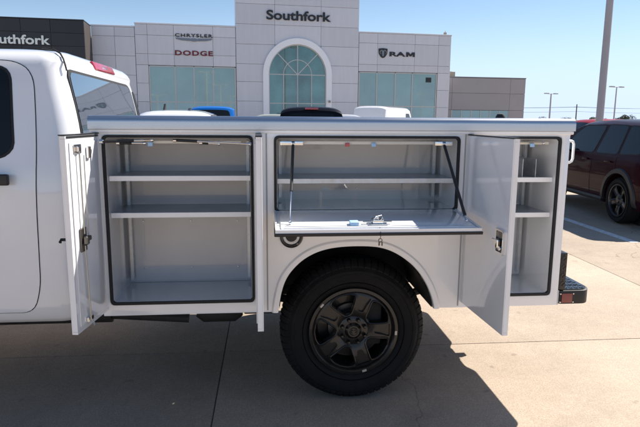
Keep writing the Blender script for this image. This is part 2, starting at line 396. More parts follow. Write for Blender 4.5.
AW = obj('arched_window', f, MULL, B, smooth=False)
for k, (a0, a1) in enumerate(((0, .25), (.25, .5), (.5, .75), (.75, 1))):
    pts = [(CA, ZS)]+[(CA+(RI-.04)*cos(pi*(a0+(a1-a0)*t/8)), ZS+(RI-.04)*sin(pi*(a0+(a1-a0)*t/8))) for t in range(9)]
    bm = NB(); prism(bm, pts, yA-.004, yA+.010); obj('pane', bm, BGLASSD, AW, smooth=False)
xs = [CA-RI+.04, CA-RS, CA, CA+RS, CA+RI-.04]; zz = [.1, 2.8, ZS-.02]
for a in range(4):
    for b_ in range(2):
        bm = NB(); box(bm, xs[a]+.01, xs[a+1]-.01, yA-.004, yA+.010, zz[b_]+.01, zz[b_+1]-.01); obj('pane', bm, BGLASSD, AW, smooth=False)
# lettering
LT = empty('tower_lettering', (0, 0, 0)); LT.parent = B
text('word', 'Southfork', BLKL, LT, (.05, -.05, 8.78), 4.80, .68, .09, .022)
bmh = NB(); ring_prism(bmh, rrect(11.9, 12.9, 4.62, 4.95, .03, 2), rrect(11.93, 12.87, 4.65, 4.92, .02, 2), .0, .01)
LC = empty('wing_lettering', (0, 0, 0)); LC.parent = B
text('word', 'CHRYSLER', BLKL, LC, (-6.46, -.02, 7.36), 2.62, .23, .05, .02, spacing=1.2)
bm = NB()
for s in (-1, 1):
    pts = [(-5.15+s*.28, 7.27), (-5.15+s*1.30, 7.30), (-5.15+s*1.22, 7.20), (-5.15+s*.85, 7.12), (-5.15+s*.28, 7.09)]
    prism(bm, pts if s > 0 else pts[::-1], -.05, -.005)
    for k in range(3): prism(bm, [(-5.15+s*.3, 7.245-.045*k), (-5.15+s*(1.18-.14*k), 7.262-.045*k), (-5.15+s*(1.15-.14*k), 7.245-.045*k), (-5.15+s*.3, 7.225-.045*k)][::s], -.062, -.052)
prism(bm, [(-5.15+.30*cos(2*pi*k/20), 7.17+.11*sin(2*pi*k/20)) for k in range(20)], -.07, -.005)
obj('winged_emblem', bm, SILVER, LC, smooth=False)
text('word', 'DODGE', REDL, LC, (-6.50, -.02, 6.08), 2.66, .35, .05, .03, spacing=1.15)
RM = empty('ram_lettering', (0, 0, 0)); RM.parent = B; RM.name = 'right_lettering'
text('letters', 'RA', BLKL, RM, (9.50, -.02, 6.44), 1.28, .34, .05, .035, spacing=1.0)
bm = NB(); Mp = [(0, 0), (0, 1), (.30, 1), (.5, .50), (.70, 1), (1, 1), (1, 0), (.76, 0), (.76, .58), (.60, .12), (.40, .12), (.24, .58), (.24, 0)]
prism(bm, [(10.84+.70*a, 6.44+.34*b) for a, b in Mp], -.045, -.002); obj('letter', bm, BLKL, RM, smooth=False)
bm = NB(); cx, cz = 8.97, 6.66
shield = rounded([(cx-.36, cz+.33), (cx, cz+.37), (cx+.36, cz+.33), (cx+.33, cz-.05), (cx+.16, cz-.30), (cx, cz-.37), (cx-.16, cz-.30), (cx-.33, cz-.05)], .06, 3)
prism(bm, shield, -.05, -.004); em = obj('shield_emblem', bm, BLKL, RM, smooth=False)
bm = NB()   # silver head with curled horns
prism(bm, rounded([(cx-.10, cz+.20), (cx+.10, cz+.20), (cx+.08, cz-.05), (cx+.05, cz-.24), (cx-.05, cz-.24), (cx-.08, cz-.05)], .03, 3), -.065, -.052)
for s in (-1, 1):
    pts = [(cx+s*(.08+.02*k)+s*.10*sin(k*.55), -.06, cz+.19-.02*k+.03*cos(k*.6)) for k in range(5)]+[(cx+s*.25, -.06, cz+.02), (cx+s*.20, -.06, cz-.06), (cx+s*.14, -.06, cz-.03)]
    tube(bm, pts, [.045, .05, .05, .045, .04, .035, .028, .02], 6)
obj('ram_head', bm, SILVER, em); bpy.data.objects['ram_head'].name = 'horned_head'
bm = NB(); box(bm, 12.55, 13.0, .035, .05, 4.55, 4.92); obj('window_sticker', bm, BLKL, B, smooth=False)
bm = NB(); tube(bm, [(4.76, -.16, 3.02), (4.76, -.30, 3.02)], .035); lathe(bm, [(.0, -.08), (.07, -.07), (.09, 0), (.06, .08), (.0, .09)], (4.76, -.33, 2.95), 'z', 12); obj('wall_lamp', bm, RTUM, B)
bm = NB(); box(bm, 14.05, 14.25, .3, .5, 8.22, 8.42, .03); tube(bm, [(14.15, .4, 8.4), (14.15, .4, 8.55)], .02); obj('roof_camera', bm, RTUM, B)
# charcoal portico at the left
PO = empty('charcoal_portico', B.matrix_world @ Vector((0, 0, 0)), 0); PO.location = Vector((0, 40, 0))-nd*2.35; PO.rotation_euler = (0, 0, PSI)
tag(PO, 'charcoal panelled block with pale lettering at the left end of the dealership', 'building')
bm = NB(); box(bm, -24.9, -12.18, .09, 2.2, 0, 7.80); box(bm, -24.9, -12.6, 2.2, 20, 0, 7.6); obj('wall', bm, WALLC, PO, smooth=False)
panels([-25, -22.0, -19.5, -17.72, -15.93, -14.15, -12.10], [3.2, 4.55, 5.39, 6.22, 7.05, 7.86], 0, DARKP, parent=PO)
bm = NB(); box(bm, -12.175, -12.10, .09, 2.30, 3.2, 7.85, .004, 1); obj('side_panel', bm, mat('bronze_panel', (.055, .045, .04), .5), PO, smooth=False)
bm = NB(); box(bm, -25.02, -12.08, -.02, 2.32, 7.864, 7.93, .01, 1); obj('coping', bm, DARKP, PO, smooth=False)
for k in range(7):
    bm = NB(); box(bm, -24.8+1.8*k, -23.06+1.8*k, .03, .06, .15, 3.15); obj('pane', bm, BGLASS, PO, smooth=False)
text('word', 'Southfork', WHTL, PO, (-18.22, -.05, 6.27), 4.02, .58, .05, .022)
# low taupe annexe at the right
AN = empty('low_annexe', (0, 0, 0)); AN.location = Vector((0, 40, 0))+nd*.5; AN.rotation_euler = (0, 0, PSI)
tag(AN, 'low taupe panelled annexe with a narrow window strip, right of the tall grey building', 'building')
bm = NB(); box(bm, 14.6, 21.35, .1, 20, 0, 4.95); obj('wall', bm, WALLC, AN, smooth=False)
panels([14.62, 15.0, 20.1, 21.45], [0, .12, 1.3, 2.46, 3.80, 5.0], 0, PANELB, holes=[(14.95, 20.15, 1.3, 2.46)], parent=AN)
bm = NB(); box(bm, 21.36, 21.44, .1, 20, .1, 4.98); obj('side_wall', bm, PANELB, AN, smooth=False)
bm = NB(); box(bm, 14.62, 21.47, -.02, 20.1, 5.004, 5.09, .008, 1); obj('coping', bm, WALLC, AN, smooth=False)
f = NB()
for k in range(7): box(f, 15.02+.84*k, 15.08+.84*k, .03, .09, 1.32, 2.44)
F = obj('window', f, MULL, AN, smooth=False)
for k in range(6): bm = NB(); box(bm, 15.085+.84*k, 15.855+.84*k, .055, .07, 1.33, 2.43); obj('pane', bm, BGLASS, F, smooth=False)
RU = empty('rooftop_unit', (0, 0, 0)); RU.location = Vector((0, 40, 5.09))+nd*1.6+ud*15.1; RU.rotation_euler = (0, 0, PSI)
tag(RU, 'small beige rooftop unit on the low taupe roof beside the tall wall', 'rooftop unit')
bm = NB(); box(bm, -.42, .42, -.4, .4, 0, .42, .02); obj('housing', bm, RTUM, RU)
bm = NB(); lathe(bm, [(.0, .03), (.2, .03), (.22, 0), (.0, 0)], (.12, 0, .42), 'z', 20); obj('fan_cover', bm, GAP, RU)

# ------------------------------------------------------------------ wheels
def wheel_parts(parent, c, r, wdt, rimr, side=-1, detail=True, rimmat=None, phase=0, steer=0):
    """wheel whose outer face looks along side*Y of parent; c = centre of outer face"""
    rimmat = rimmat or RIMM
    W_ = bpy.data.objects.new('wheel', None); col.objects.link(W_); W_.parent = parent; W_.location = c; W_.empty_display_size = .1
    s = side
    prof = [(rimr, .035), (rimr+.012, .015), (rimr+.03, .004), (rimr+.30*(r-rimr), -.010), (rimr+.55*(r-rimr), -.012), (rimr+.57*(r-rimr), -.016), (rimr+.66*(r-rimr), -.014), (r-.045, .004), (r-.022, .022), (r-.010, .045), (r-.009, .07),
            (r-.009, wdt-.07), (r-.010, wdt-.045), (r-.03, wdt-.01), (rimr+.3*(r-rimr), wdt), (rimr, wdt-.03)]
    bm = NB(); lathe(bm, [(a, -s*b) for a, b in prof], (0, 0, 0), 'y', 96 if detail else 40)
    if detail:   # shoulder and tread blocks, raised sidewall lettering ring
        nb = 64
        for k in range(nb):
            a = 2*pi*k/nb; mt = Matrix.Rotation(-a, 4, 'Y')
            y0, y1 = sorted((-s*.052, -s*.085)); box(bm, -.0165, .0165, y0, y1, r-.03, r+.0002, .003, 1, mt)
            t = bmesh.new(); q = [(-.0165, r-.052, .0035), (.0165, r-.052, .0035), (-.0165, r-.038, .0035), (.0165, r-.038, .0035), (-.0165, r-.013, .024), (.0165, r-.013, .024), (-.0165, r-.0015, .052), (.0165, r-.0015, .052), (-.0165, r-.02, .052), (.0165, r-.02, .052), (-.0165, r-.052, .02), (.0165, r-.052, .02)]
            vv = [t.verts.new((a_, -s*c_, b_)) for a_, b_, c_ in q]
            for f_ in ((0, 1, 3, 2), (2, 3, 5, 4), (4, 5, 7, 6), (6, 7, 9, 8), (0, 2, 4, 10), (4, 6, 8, 10), (1, 3, 5, 11), (5, 7, 9, 11)): t.faces.new([vv[k_] for k_ in f_])
            bmesh.ops.recalc_face_normals(t, faces=t.faces); bmesh.ops.transform(t, matrix=mt, verts=t.verts); add_bm(bm, t)
            for q in range(3):
                yy = .085+q*(wdt-.17)/3; y0, y1 = sorted((-s*yy, -s*(yy+(wdt-.17)/3-.014)))
                mt2 = Matrix.Rotation(-a-.03*(q+1), 4, 'Y'); box(bm, -.0145, .0145, y0, y1, r-.01, r+.0005, .003, 1, mt2)
            lathe(bm, [(r-.080, s*.004), (r-.079, s*.0145), (r-.076, s*.0145), (r-.075, s*.004)], (0, 0, 0), 'y', 96); lathe(bm, [(rimr+.05, s*.004), (rimr+.051, s*.0122), (rimr+.053, s*.0122), (rimr+.054, s*.004)], (0, 0, 0), 'y', 96)
    obj('tyre', bm, TYRE, W_)
    R = rimr
    bm = NB(); lathe(bm, [(R+.012, -s*.012), (R+.014, s*.006), (R-.004, s*.008), (R-.016, -s*.004), (R-.022, -s*.03), (R-.05, -s*.12), (R-.06, -s*(wdt-.04))], (0, 0, 0), 'y', 80 if detail else 32)
    lathe(bm, [(.0, -s*.13), (R-.05, -s*.13)], (0, 0, 0), 'y', 40)
    ns = 5
    if detail:
        obj('rim_barrel', bm, rimmat, W_)
        face = NB(); lathe(face, [(.28*R, -.030*s), (.42*R, -.012*s), (.60*R, -.006*s), (.78*R, -.008*s), (.90*R, -.014*s), (.985*R, -.022*s), (.985*R, -.060*s), (.75*R, -.062*s), (.28*R, -.062*s)], (0, 0, 0), 'y', 120, closed=True)
        FO = obj('rim', face, rimmat, W_)
        cs = []; lip = NB()
        for k in range(ns):
            am = phase+2*pi*(k+.5)/ns
            def pol(rr, da): return (rr*R*sin(am+da), rr*R*cos(am+da))
            pts = [pol(.43, -.20), pol(.40, 0), pol(.43, .20), pol(.60, .32), pol(.86, .40), pol(.905, 0.2), pol(.915, 0), pol(.905, -.2), pol(.86, -.40), pol(.60, -.32)]
            wpts = rounded(pts, [.02, .01, .02, .03, .035, .01, .01, .01, .035, .03], 5)
            cs.append(cutter(prism(NB(), wpts, -.2, .2), W_))
            def hgt(x, z):
                rr = math.hypot(x, z)/R; return -s*lerp_tab([(.28, .030), (.42, .012), (.60, .006), (.78, .008), (.90, .014), (.985, .022)], rr)
            o_ = resample(wpts, 60); cc = Vector((sum(q[0] for q in o_)/60, sum(q[1] for q in o_)/60))
            o_ = [tuple(cc+(Vector(q)-cc)*1.035) for q in o_]
            tube(lip, [(x, hgt(x, z)+s*.001, z) for x, z in o_+o_[:2]], .0062, 8, caps=False)
            for sd in (-1, 1):    # side walls of the spokes, turned inwards
                pass
            for (dd, w_) in ((-.62, .05),):    # sunk middle of the spoke
                aa = phase+2*pi*k/ns; mt = Matrix.Rotation(aa, 4, 'Y')
        for k in range(ns):
            aa = phase+2*pi*k/ns
            rp_ = [(rr*R*sin(aa+da), rr*R*cos(aa+da)) for rr, da in ((.50, -.13), (.50, .13), (.70, .15), (.885, .19), (.885, -.19), (.70, -.15))]
            cs.append(cutter(prism(NB(), rounded(rp_, .012, 4), *sorted((s*.2, -s*.026))), W_))
        boolean(FO, cs); obj('window_lip', lip, rimmat, W_)
        bm = NB(); lathe(bm, [(.0, -s*.11), (.56*R, -s*.11), (.58*R, -s*.125)], (0, 0, 0), 'y', 48); lathe(bm, [(.0, -s*.07), (.24*R, -s*.07), (.26*R, -s*.12)], (0, 0, 0), 'y', 32); obj('brake_disc', bm, DULLM, W_)
        bm = NB(); box(bm, .35*R, .72*R, *sorted((-s*.075, -s*.13)), -.12, .16, .02, 2); obj('brake_caliper', bm, UNDER, W_)
        bm = NB()
    else:
        for k in range(ns):
            a = phase+2*pi*k/ns; mt = Matrix.Rotation(-a, 4, 'Y')
            t = bmesh.new(); rows = []
            for (rr, dd, ww) in [(.33*R, .030, .40), (.5*R, .020, .38), (.72*R, .012, .42), (.86*R, .010, .50), (.96*R, .018, .60)]:
                hwid = ww*R*.5
                row = [(-hwid, dd+.050), (-hwid, dd), (-hwid*.72, dd-.010), (-hwid*.48, dd+.006), (hwid*.48, dd+.006), (hwid*.72, dd-.010), (hwid, dd), (hwid, dd+.050)]
                rows.append([t.verts.new((u, -s*v, rr)) for u, v in row])
            for i in range(len(rows)-1):
                for j in range(len(rows[0])-1): t.faces.new((rows[i][j], rows[i][j+1], rows[i+1][j+1], rows[i+1][j]))
            bmesh.ops.recalc_face_normals(t, faces=t.faces)
            bmesh.ops.transform(t, matrix=mt, verts=t.verts); add_bm(bm, t)
    lathe(bm, [(.0, -s*.0), (.135*R, -s*.0), (.16*R, -s*.006), (.20*R, -s*.018), (.37*R, -s*.022), (.43*R, -s*.034), (.45*R, -s*.08)], (0, 0, 0), 'y', 40)
    obj('hub' if detail else 'rim', bm, rimmat, W_)
    if detail:
        for k in range(8):
            bm = NB(); a = 2*pi*(k+.5)/8; lathe(bm, [(.0, s*.012), (.009, s*.010), (.013, s*.002), (.013, -s*.024)], (.29*R*cos(a), 0, .29*R*sin(a)), 'y', 6); obj('lug_nut', bm, RIMM, W_)
        bm = NB(); lathe(bm, [(.0, s*.006), (.022, s*.005), (.03, -s*.004)], (0, 0, 0), 'y', 24)
        for q in (-1, 1): tube(bm, [(q*.004, s*.007, .010), (q*.014, s*.007, .012), (q*.018, s*.007, 0), (q*.010, s*.007, -.005)], .003, 6)
        obj('centre_cap', bm, RIMM, W_)
        WW = mat('wheel_weight', (.5, .47, .42), .4, metal=.3)
        for a in (2.42, -.05, -1.30):
            bm = NB(); mt = Matrix.Rotation(-(a-pi/2), 4, 'Y'); y0, y1 = sorted((s*.012, s*.004)); box(bm, -.014, .014, y0, y1, R-.006, R+.008, .002, 1, mt); obj('balance_weight', bm, WW, W_)
    return W_

# ------------------------------------------------------------------ the utility truck
T = empty('utility_truck', (0, 0, 0))
tag(T, 'white pickup truck with its side storage compartments standing open, close in front', 'truck')
X0, X1, ZB, ZT = -.925, 1.752, .626, 1.672
# near cabinet: one block cut by the compartments and the wheel arch
bm = NB(); box(bm, X0, X1, 0, .44, ZB, ZT, .006, 2)
cab_near = obj('cabinet', bm, WHITE2, T)
ARCH = [(.06, .5), (.06, .64), (.075, .74), (.10, .82), (.145, .885), (.21, .945), (.30, .99), (.42, 1.012), (.60, 1.012), (.70, .99), (.79, .94), (.87, .87), (.93, .78), (.965, .70), (.98, .64), (.98, .5)]
def chaikin(P, n=3):
    for _ in range(n):
        Q = [P[0], P[1]]
        for a, b in zip(P[1:-2], P[2:-1]): Q += [(a[0]*.75+b[0]*.25, a[1]*.75+b[1]*.25), (a[0]*.25+b[0]*.75, a[1]*.25+b[1]*.75)]
        P = Q+[P[-2], P[-1]]
    return P
ARCH = chaikin(ARCH)
cuts = []
for (a, b, c, d) in ((-.868, -.088, .705, 1.63), (.052, 1.083, 1.225, 1.63), (1.20, 1.684, .705, 1.63)):
    q = NB(); prism(q, rrect(a, b, c, d, .018, 4), -.2, .40); cuts.append(cutter(q))
q = NB(); prism(q, ARCH, -.2, .8); cuts.append(cutter(q)); boolean(cab_near, cuts)
LINING = []
def liner(a, b, c, d, m=None, y1=.396):
    bm = NB(); th = .003; A = (a+.001, b-.001, c+.001, d-.001)
    box(bm, A[0], A[1], y1-th, y1, A[2], A[3]); box(bm, A[0], A[0]+th, .004, y1-th, A[2], A[3]); box(bm, A[1]-th, A[1], .004, y1-th, A[2], A[3])
    box(bm, A[0]+th, A[1]-th, .004, y1-th, A[2], A[2]+th); box(bm, A[0]+th, A[1]-th, .004, y1-th, A[3]-th, A[3])
    return obj('compartment_liner', bm, m or LINER, T, smooth=False)
L1 = liner(-.868, -.088, .705, 1.63); L2 = liner(.052, 1.083, 1.225, 1.63, LINERB); L3 = liner(1.20, 1.684, .705, 1.63, LINERC)
def seal(a, b, c, d, wd=.016):
    bm = NB(); ring_prism(bm, rrect(a-wd, b+wd, c-wd, d+wd, .03, 5), rrect(a+.002, b-.002, c+.002, d-.002, .018, 5), -.011, .008); return obj('door_seal', bm, RUBBER, T)
seal(-.868, -.088, .705, 1.63, .013); seal(.052, 1.083, 1.225, 1.63, .013); seal(1.20, 1.684, .705, 1.63, .013)
# raised face frames round the openings
def frame_line(poly_o, poly_i, th=.004, m=WHITE2, name='face_frame'):
    bm = NB(); ring_prism(bm, poly_o, poly_i, -th, .001); return obj(name, bm, m, T)
frame_line(rrect(-.905, -.052, .668, 1.662, .01, 2), rrect(-.884, -.073, .690, 1.646, .02, 2))
frame_line(rrect(1.165, 1.722, .668, 1.662, .01, 2), rrect(1.184, 1.700, .690, 1.646, .02, 2))
# wheel arch flare
def off_arch(k, zb=ZB):
    cx = .52; o = []
    P = [Vector(q) for q in ARCH[1:-1]]
    for i, q in enumerate(P):
        a = P[max(0, i-1)]; b = P[min(len(P)-1, i+1)]; d = (b-a).normalized(); n_ = Vector((-d.y, d.x)); o.append(tuple(q+n_*k))
    o[0] = (o[0][0], zb); o[-1] = (o[-1][0], zb); return o
prof = [(0.0, .004), (.002, -.010), (.010, -.014), (.030, -.013), (.036, -.008), (.040, .001)]
t = bmesh.new(); rows = []
for (k, y) in prof: rows.append([t.verts.new((a, y, b)) for a, b in off_arch(k)])
for i in range(len(rows)-1):
    for j in range(len(rows[0])-1): t.faces.new((rows[i][j], rows[i][j+1], rows[i+1][j+1], rows[i+1][j]))
bmesh.ops.recalc_face_normals(t, faces=t.faces); obj('wheel_arch_flare', t, WHITE2, T)
SEAM = mat('seam_grey', (.35, .35, .35), .6)
for x in (-.002, 1.128): bm = NB(); box(bm, x-.0035, x+.0035, -.003, .001, .64, 1.655); obj('panel_seam', bm, SEAM, T, smooth=False)
# wheelhouse liner
bm = NB(); Pi = off_arch(.002); t = bmesh.new(); A = [t.verts.new((a, .42, b)) for a, b in off_arch(-.008)]; C_ = [t.verts.new((a, .62, b)) for a, b in off_arch(-.008)]; D_ = [t.verts.new((a, .016, b)) for a, b in off_arch(-.006)]
for j in range(len(A)-1): t.faces.new((A[j], A[j+1], C_[j+1], C_[j])); t.faces.new((A[j], A[j+1], D_[j+1], D_[j]))
add_bm(bm, t); prism(bm, ARCH[1:-1], .60, .62); obj('wheelhouse', bm, UNDER, T)
# top rail with a rounded nose
def rail(name, xa, xb, y0, y1, nose, m):
    prof = [(y0, 1.674), (y0, 1.712)]+[(y0+.032-.032*cos(a), 1.712+.034*sin(a)) for a in [pi/2*k/8 for k in range(1, 9)]]
    prof += [(y1, 1.746), (y1, 1.674)]
    bm = NB(); prism(bm, prof, xa, xb, 'x'); return obj(name, bm, m, T)
rail('top_rail', -.945, 1.768, -.022, .455, 1, ALU)
bm = NB(); box(bm, -.94, 1.763, -.014, .44, 1.655, 1.673, .003, 1); obj('drip_strip', bm, WHITE2, T)
# far cabinet and bed
bm = NB(); box(bm, X0, X1, 1.56, 2.0, ZB, ZT, .006)
fc = obj('cabinet', bm, WHITE2, T); q = NB(); prism(q, ARCH, 1.2, 2.3); boolean(fc, [cutter(q)])
bm = NB(); prism(bm, [(y, z) for y, z in ((1.545, 1.674), (1.545, 1.746), (1.99, 1.746), (2.022, 1.712), (2.022, 1.674))], -.945, 1.768, 'x'); obj('top_rail', bm, ALU, T)
bm = NB(); box(bm, X0, X0+.04, .445, 1.555, .80, 1.50, .004); obj('bulkhead', bm, WHITE2, T)
bm = NB(); prism(bm, [(X0+.045, .445), (.135, .445), (.135, .635), (.875, .635), (.875, .445), (X1-.05, .445), (X1-.05, 1.555), (.875, 1.555), (.875, 1.365), (.135, 1.365), (.135, 1.555), (X0+.045, 1.555)], .86, .89, 'z'); obj('bed_floor', bm, GALV, T)
bm = NB(); box(bm, X1-.045, X1-.005, .45, 1.55, .80, 1.36, .006); box(bm, X1-.004, X1+.006, .6, 1.4, .9, 1.26, .003); obj('tailgate', bm, WHITE2, T)
bm = NB(); box(bm, X1-.05, X1+.002, .441, 1.559, .60, .795, .004); obj('rear_sill', bm, WHITE2, T)
bm = NB(); box(bm, X0+.002, X0+.044, .441, 1.559, .62, .80); box(bm, X0+.041, X0+.06, .441, 1.559, .62, .86); obj('front_sill', bm, UNDER, T)
# shelves
def shelf(a, b, z, y1=.385, hole=False, dv=()):
    bm = NB(); box(bm, a, b, .030, .034, z-.024, z+.004, .0012, 1); box(bm, a, b, .0345, .05, z-.024, z-.021, 0)
    o = obj('shelf', bm, GALV if hole else WHITE2, T, smooth=False)
    bm = NB(); box(bm, a+.001, b-.001, .0345, y1, z-.003, z, 0); obj('shelf_deck', bm, DECK, o, smooth=False)
    for x in dv:
        bm = NB(); box(bm, x-.0015, x+.0015, .05, y1-.03, z+.001, z+.11, 0); obj('divider', bm, GALV, o, smooth=False)
    return o
shelf(-.862, -.094, 1.414); shelf(-.862, -.094, 1.208)
shelf(.058, 1.077, 1.396, hole=True)
shelf(1.206, 1.678, 1.400, dv=(1.50, 1.58)); shelf(1.206, 1.678, 1.190, dv=(1.46,))
for (a, b, zl) in ((-.868, -.088, .74), (1.20, 1.684, .74), (.052, 1.083, 1.25)):
    for x in (a+.02, b-.038):
        for y in (.35,):
            bm = NB(); box(bm, x, x+.018, y, y+.03, zl, 1.60)
            n_ = int((1.60-zl)/.05)
            for k in range(n_): box(bm, x-.001, x+.0195, y+.011, y+.019, zl+.02+.05*k, zl+.036+.05*k)
            obj('shelf_track', bm, GALV, T, smooth=False)
bm = NB(); box(bm, .07, .99, .02, .05, 1.594, 1.612, .003); box(bm, -.80, -.14, .03, .055, 1.596, 1.612, .003); box(bm, 1.24, 1.64, .03, .055, 1.596, 1.612, .003); obj('light_strip', bm, mat('cream_strip', (.68, .64, .56), .4), T)
for x, m_ in ((-.63, PALEB), (.60, PALEB), (.45, RED), (1.53, PALEB)):
    bm = NB(); box(bm, x-.013, x+.013, .008, .018, 1.582, 1.603, .003); obj('striker_tag', bm, m_, T)
for (a, b, zs_) in ((-.868, -.088, (.80, 1.10)), (1.20, 1.684, (.80, 1.10)), (.052, 1.083, (1.30,))):
    for z in zs_:
        for k in range(3):
            x = a+.10+(b-a-.20)*k/2; bm = NB(); lathe(bm, [(0, .3865), (.006, .3875), (.0075, .3925)], (x, 0, z), 'y', 8); obj('rivet', bm, GALV, T)
    bm = NB(); box(bm, a+.004, b-.004, .384, .3925, zs_[0]-.09, zs_[0]-.084, .002); obj('wall_bead', bm, LINER, T, smooth=False)
# door stays (horizontal gas struts at the top of each cabinet)
def strut(pa, pb, frac=.62, r=.009, parent=None, name='gas_strut'):
    a, b = Vector(pa), Vector(pb); m_ = a.lerp(b, frac)
    bm = NB(); tube(bm, [a, a.lerp(b, .04), m_], [r*.6, r, r], 12); o = obj(name, bm, BLACKPL, parent or T)
    bm = NB(); tube(bm, [m_, b], r*.45, 8); lathe(bm, [(0, -.009), (.009, -.006), (.011, 0), (.009, .006), (0, .009)], b, 'x', 10); obj('rod', bm, CHROME, o)
    bm = NB(); lathe(bm, [(0, -.012), (.012, -.008), (.012, .008), (0, .012)], a, 'x', 10); obj('ball_end', bm, CHROME, o)
    return o
strut((-.855, -.10, 1.612), (-.62, .02, 1.615), .62, .008); strut((-.50, .02, 1.615), (-.09, -.10, 1.60), .3, .008)
strut((-.80, .015, 1.600), (-.66, .02, 1.598), .5, .009); strut((-.36, .02, 1.602), (-.26, .015, 1.596), .4, .009)
strut((1.25, .02, 1.61), (1.60, .02, 1.605), .2, .005)
# ---- doors: built in a local frame, s along the width from the hinge, then turned
def door(hx, width, ang, label, inner=True, sgn=1, z0=.665, z1=1.648, rods=False, latch=False, mirror=1):
    """hinge at (hx, 0); mirror=1 hinge at left. ang measured from closed (along +X*mirror) towards the camera"""
    D = bpy.data.objects.new('compartment_door', None); col.objects.link(D); D.parent = T; D.location = (hx, -.004, 0)
    D.rotation_euler = (0, 0, -ang if mirror > 0 else ang); D.empty_display_size = .1
    m = mirror
    def bx(bm, s0, s1, y0, y1, za, zb, bev=0, seg=1):
        a, b = sorted((s0*m, s1*m)); box(bm, a, b, y0, y1, za, zb, bev, seg)
    # outer skin faces -y when closed; inner pan at +y
    bm = NB(); bx(bm, 0, width, -.020, -.014, z0, z1, .002); bx(bm, .001, width-.001, -.014, .010, z0+.001, z0+.014); bx(bm, .001, width-.001, -.014, .010, z1-.014, z1-.001)
    bx(bm, .001, .014, -.014, .010, z0+.015, z1-.015); bx(bm, width-.014, width-.001, -.014, .010, z0+.015, z1-.015); obj('door_skin', bm, WHITE2, D)
    bm = NB(); bx(bm, .030, width-.030, .0102, .016, z0+.032, z1-.032, .003, 2); bx(bm, .0145, width-.0145, .004, .0100, z0+.0145, z1-.0145); obj('inner_pan', bm, WHITE2, D)
    bm = NB(); bx(bm, .012, width-.012, .0105, .0125, z1-.012, z1-.002); bx(bm, -.001, width+.002, -.0215, .0115, z1+.0005, z1+.006); obj('edge_trim', bm, BLACKPL, D)
    bm = NB(); tube(bm, [(0, .004, z0+.02), (0, .004, z1-.02)], .006, 8); obj('hinge', bm, CHROME, D)
    if rods:
        bm = NB(); s = .74*width*m
        tube(bm, [(s, .030, 1.16), (s, .030, 1.57)], .004, 8); tube(bm, [(s, .030, 1.10), (s-.015*m, .030, .71)], .004, 8); tube(bm, [(s-.045*m, .03, 1.13), (s-.045*m, .03, 1.55)], .003, 8)
        tube(bm, [(s-.015*m, .03, .71), (s-.018*m, .042, .69), (s-.01*m, .05, .675)], .005, 8)
        obj('lock_rod', bm, YELROD, D)
        bm = NB()
        bx(bm, abs(s)-.045, abs(s)+.035, .017, .021, 1.56, 1.605, .002); bx(bm, abs(s)-.014, abs(s)+.014, .021, .034, 1.568, 1.595, .003)
        obj('lock_bracket', bm, CHROME, D); bm = NB()
        bx(bm, abs(s)-.035, abs(s)+.028, .017, .026, 1.07, 1.19, .003); bx(bm, abs(s)-.016, abs(s)+.014, .026, .050, 1.105, 1.15, .006); bx(bm, abs(s)-.05, abs(s)-.015, .026, .045, 1.12, 1.145, .004)
        obj('lock_mechanism', bm, DULLM, D)
        bm = NB(); bx(bm, abs(s)-.05, abs(s)+.01, .017, .030, .70, .725, .002); obj('rod_guide', bm, CHROME, D)
        bm = NB(); bx(bm, .62*width-.09, .62*width-.055, .017, .030, 1.53, 1.59, .003); obj('lock_bracket', bm, CHROME, D)
    if latch:
        zc = 1.135; s = width-.075
        bm = NB(); ring_prism(bm, [(a*m, b) for a, b in rrect(s-.045, s+.045, zc-.065, zc+.065, .015, 4)], [(a*m, b) for a, b in rrect(s-.034, s+.034, zc-.053, zc+.053, .01, 4)], -.030, -.019); o = obj('paddle_latch', bm, CHROME, D)
        bm = NB(); bx(bm, s-.034, s+.034, -.023, -.0205, zc-.053, zc+.053); obj('recess', bm, BLACKGL, o)
        bm = NB(); bx(bm, s-.026, s+.012, -.048, -.026, zc-.030, zc+.012, .006, 2); bx(bm, s-.05, s-.01, -.046, -.036, zc-.006, zc+.010, .003); obj('paddle', bm, CHROME, o)
        bm = NB(); lathe(bm, [(0, -.036), (.011, -.036), (.012, -.030), (.012, -.020)], ((s+.016)*m, 0, zc-.032), 'y', 14); obj('lock_cylinder', bm, CHROME, o)
    return D
door(-.905, .375, R_(97.5), '', rods=True)
door(-.050, .395, R_(91.0), '', latch=False, mirror=-1)
door(1.160, .545, R_(87.0), '', latch=True)
bm = NB(); tube(bm, [(-.985, -.30, 1.135), (-1.02, -.30, 1.135), (-1.02, -.315, 1.125)], .008, 8); obj('door_lever', bm, BLACKPL, T)
# ---- drop-down hatch
H = bpy.data.objects.new('drop_hatch', None); col.objects.link(H); H.parent = T; H.location = (.565, -.006, 1.222); H.rotation_euler = (R_(5.0), 0, 0); H.empty_display_size = .1
hw, hl = .528, .405
bm = NB(); box(bm, -hw, hw, -hl, 0, -.022, -.016, .002, 1); box(bm, -hw, hw, -hl, -hl+.012, -.016, .006, .002, 1); box(bm, -hw, -hw+.012, -hl+.012, 0, -.016, .006, .001, 1); box(bm, hw-.012, hw, -hl+.012, 0, -.016, .006, .001, 1); box(bm, -hw+.012, hw-.012, -hl+.012, -.001, -.016, -.001); obj('hatch_skin', bm, WHITE2, H)
bm = NB(); box(bm, -hw+.030, hw-.030, -hl+.030, -.012, -.0008, .007, .003, 2); obj('inner_pan', bm, WHITE2, H)
bm = NB(); box(bm, -hw-.003, hw+.003, -hl-.006, -hl+.0, -.028, -.012, .002, 1); box(bm, -hw-.004, -hw, -hl, -.30, -.028, .02, .001, 1); obj('edge_trim', bm, BLACKPL, H)
bm = NB(); tube(bm, [(-hw+.01, 0, -.002), (hw-.01, 0, -.002)], .006, 8); obj('hinge', bm, CHROME, H)
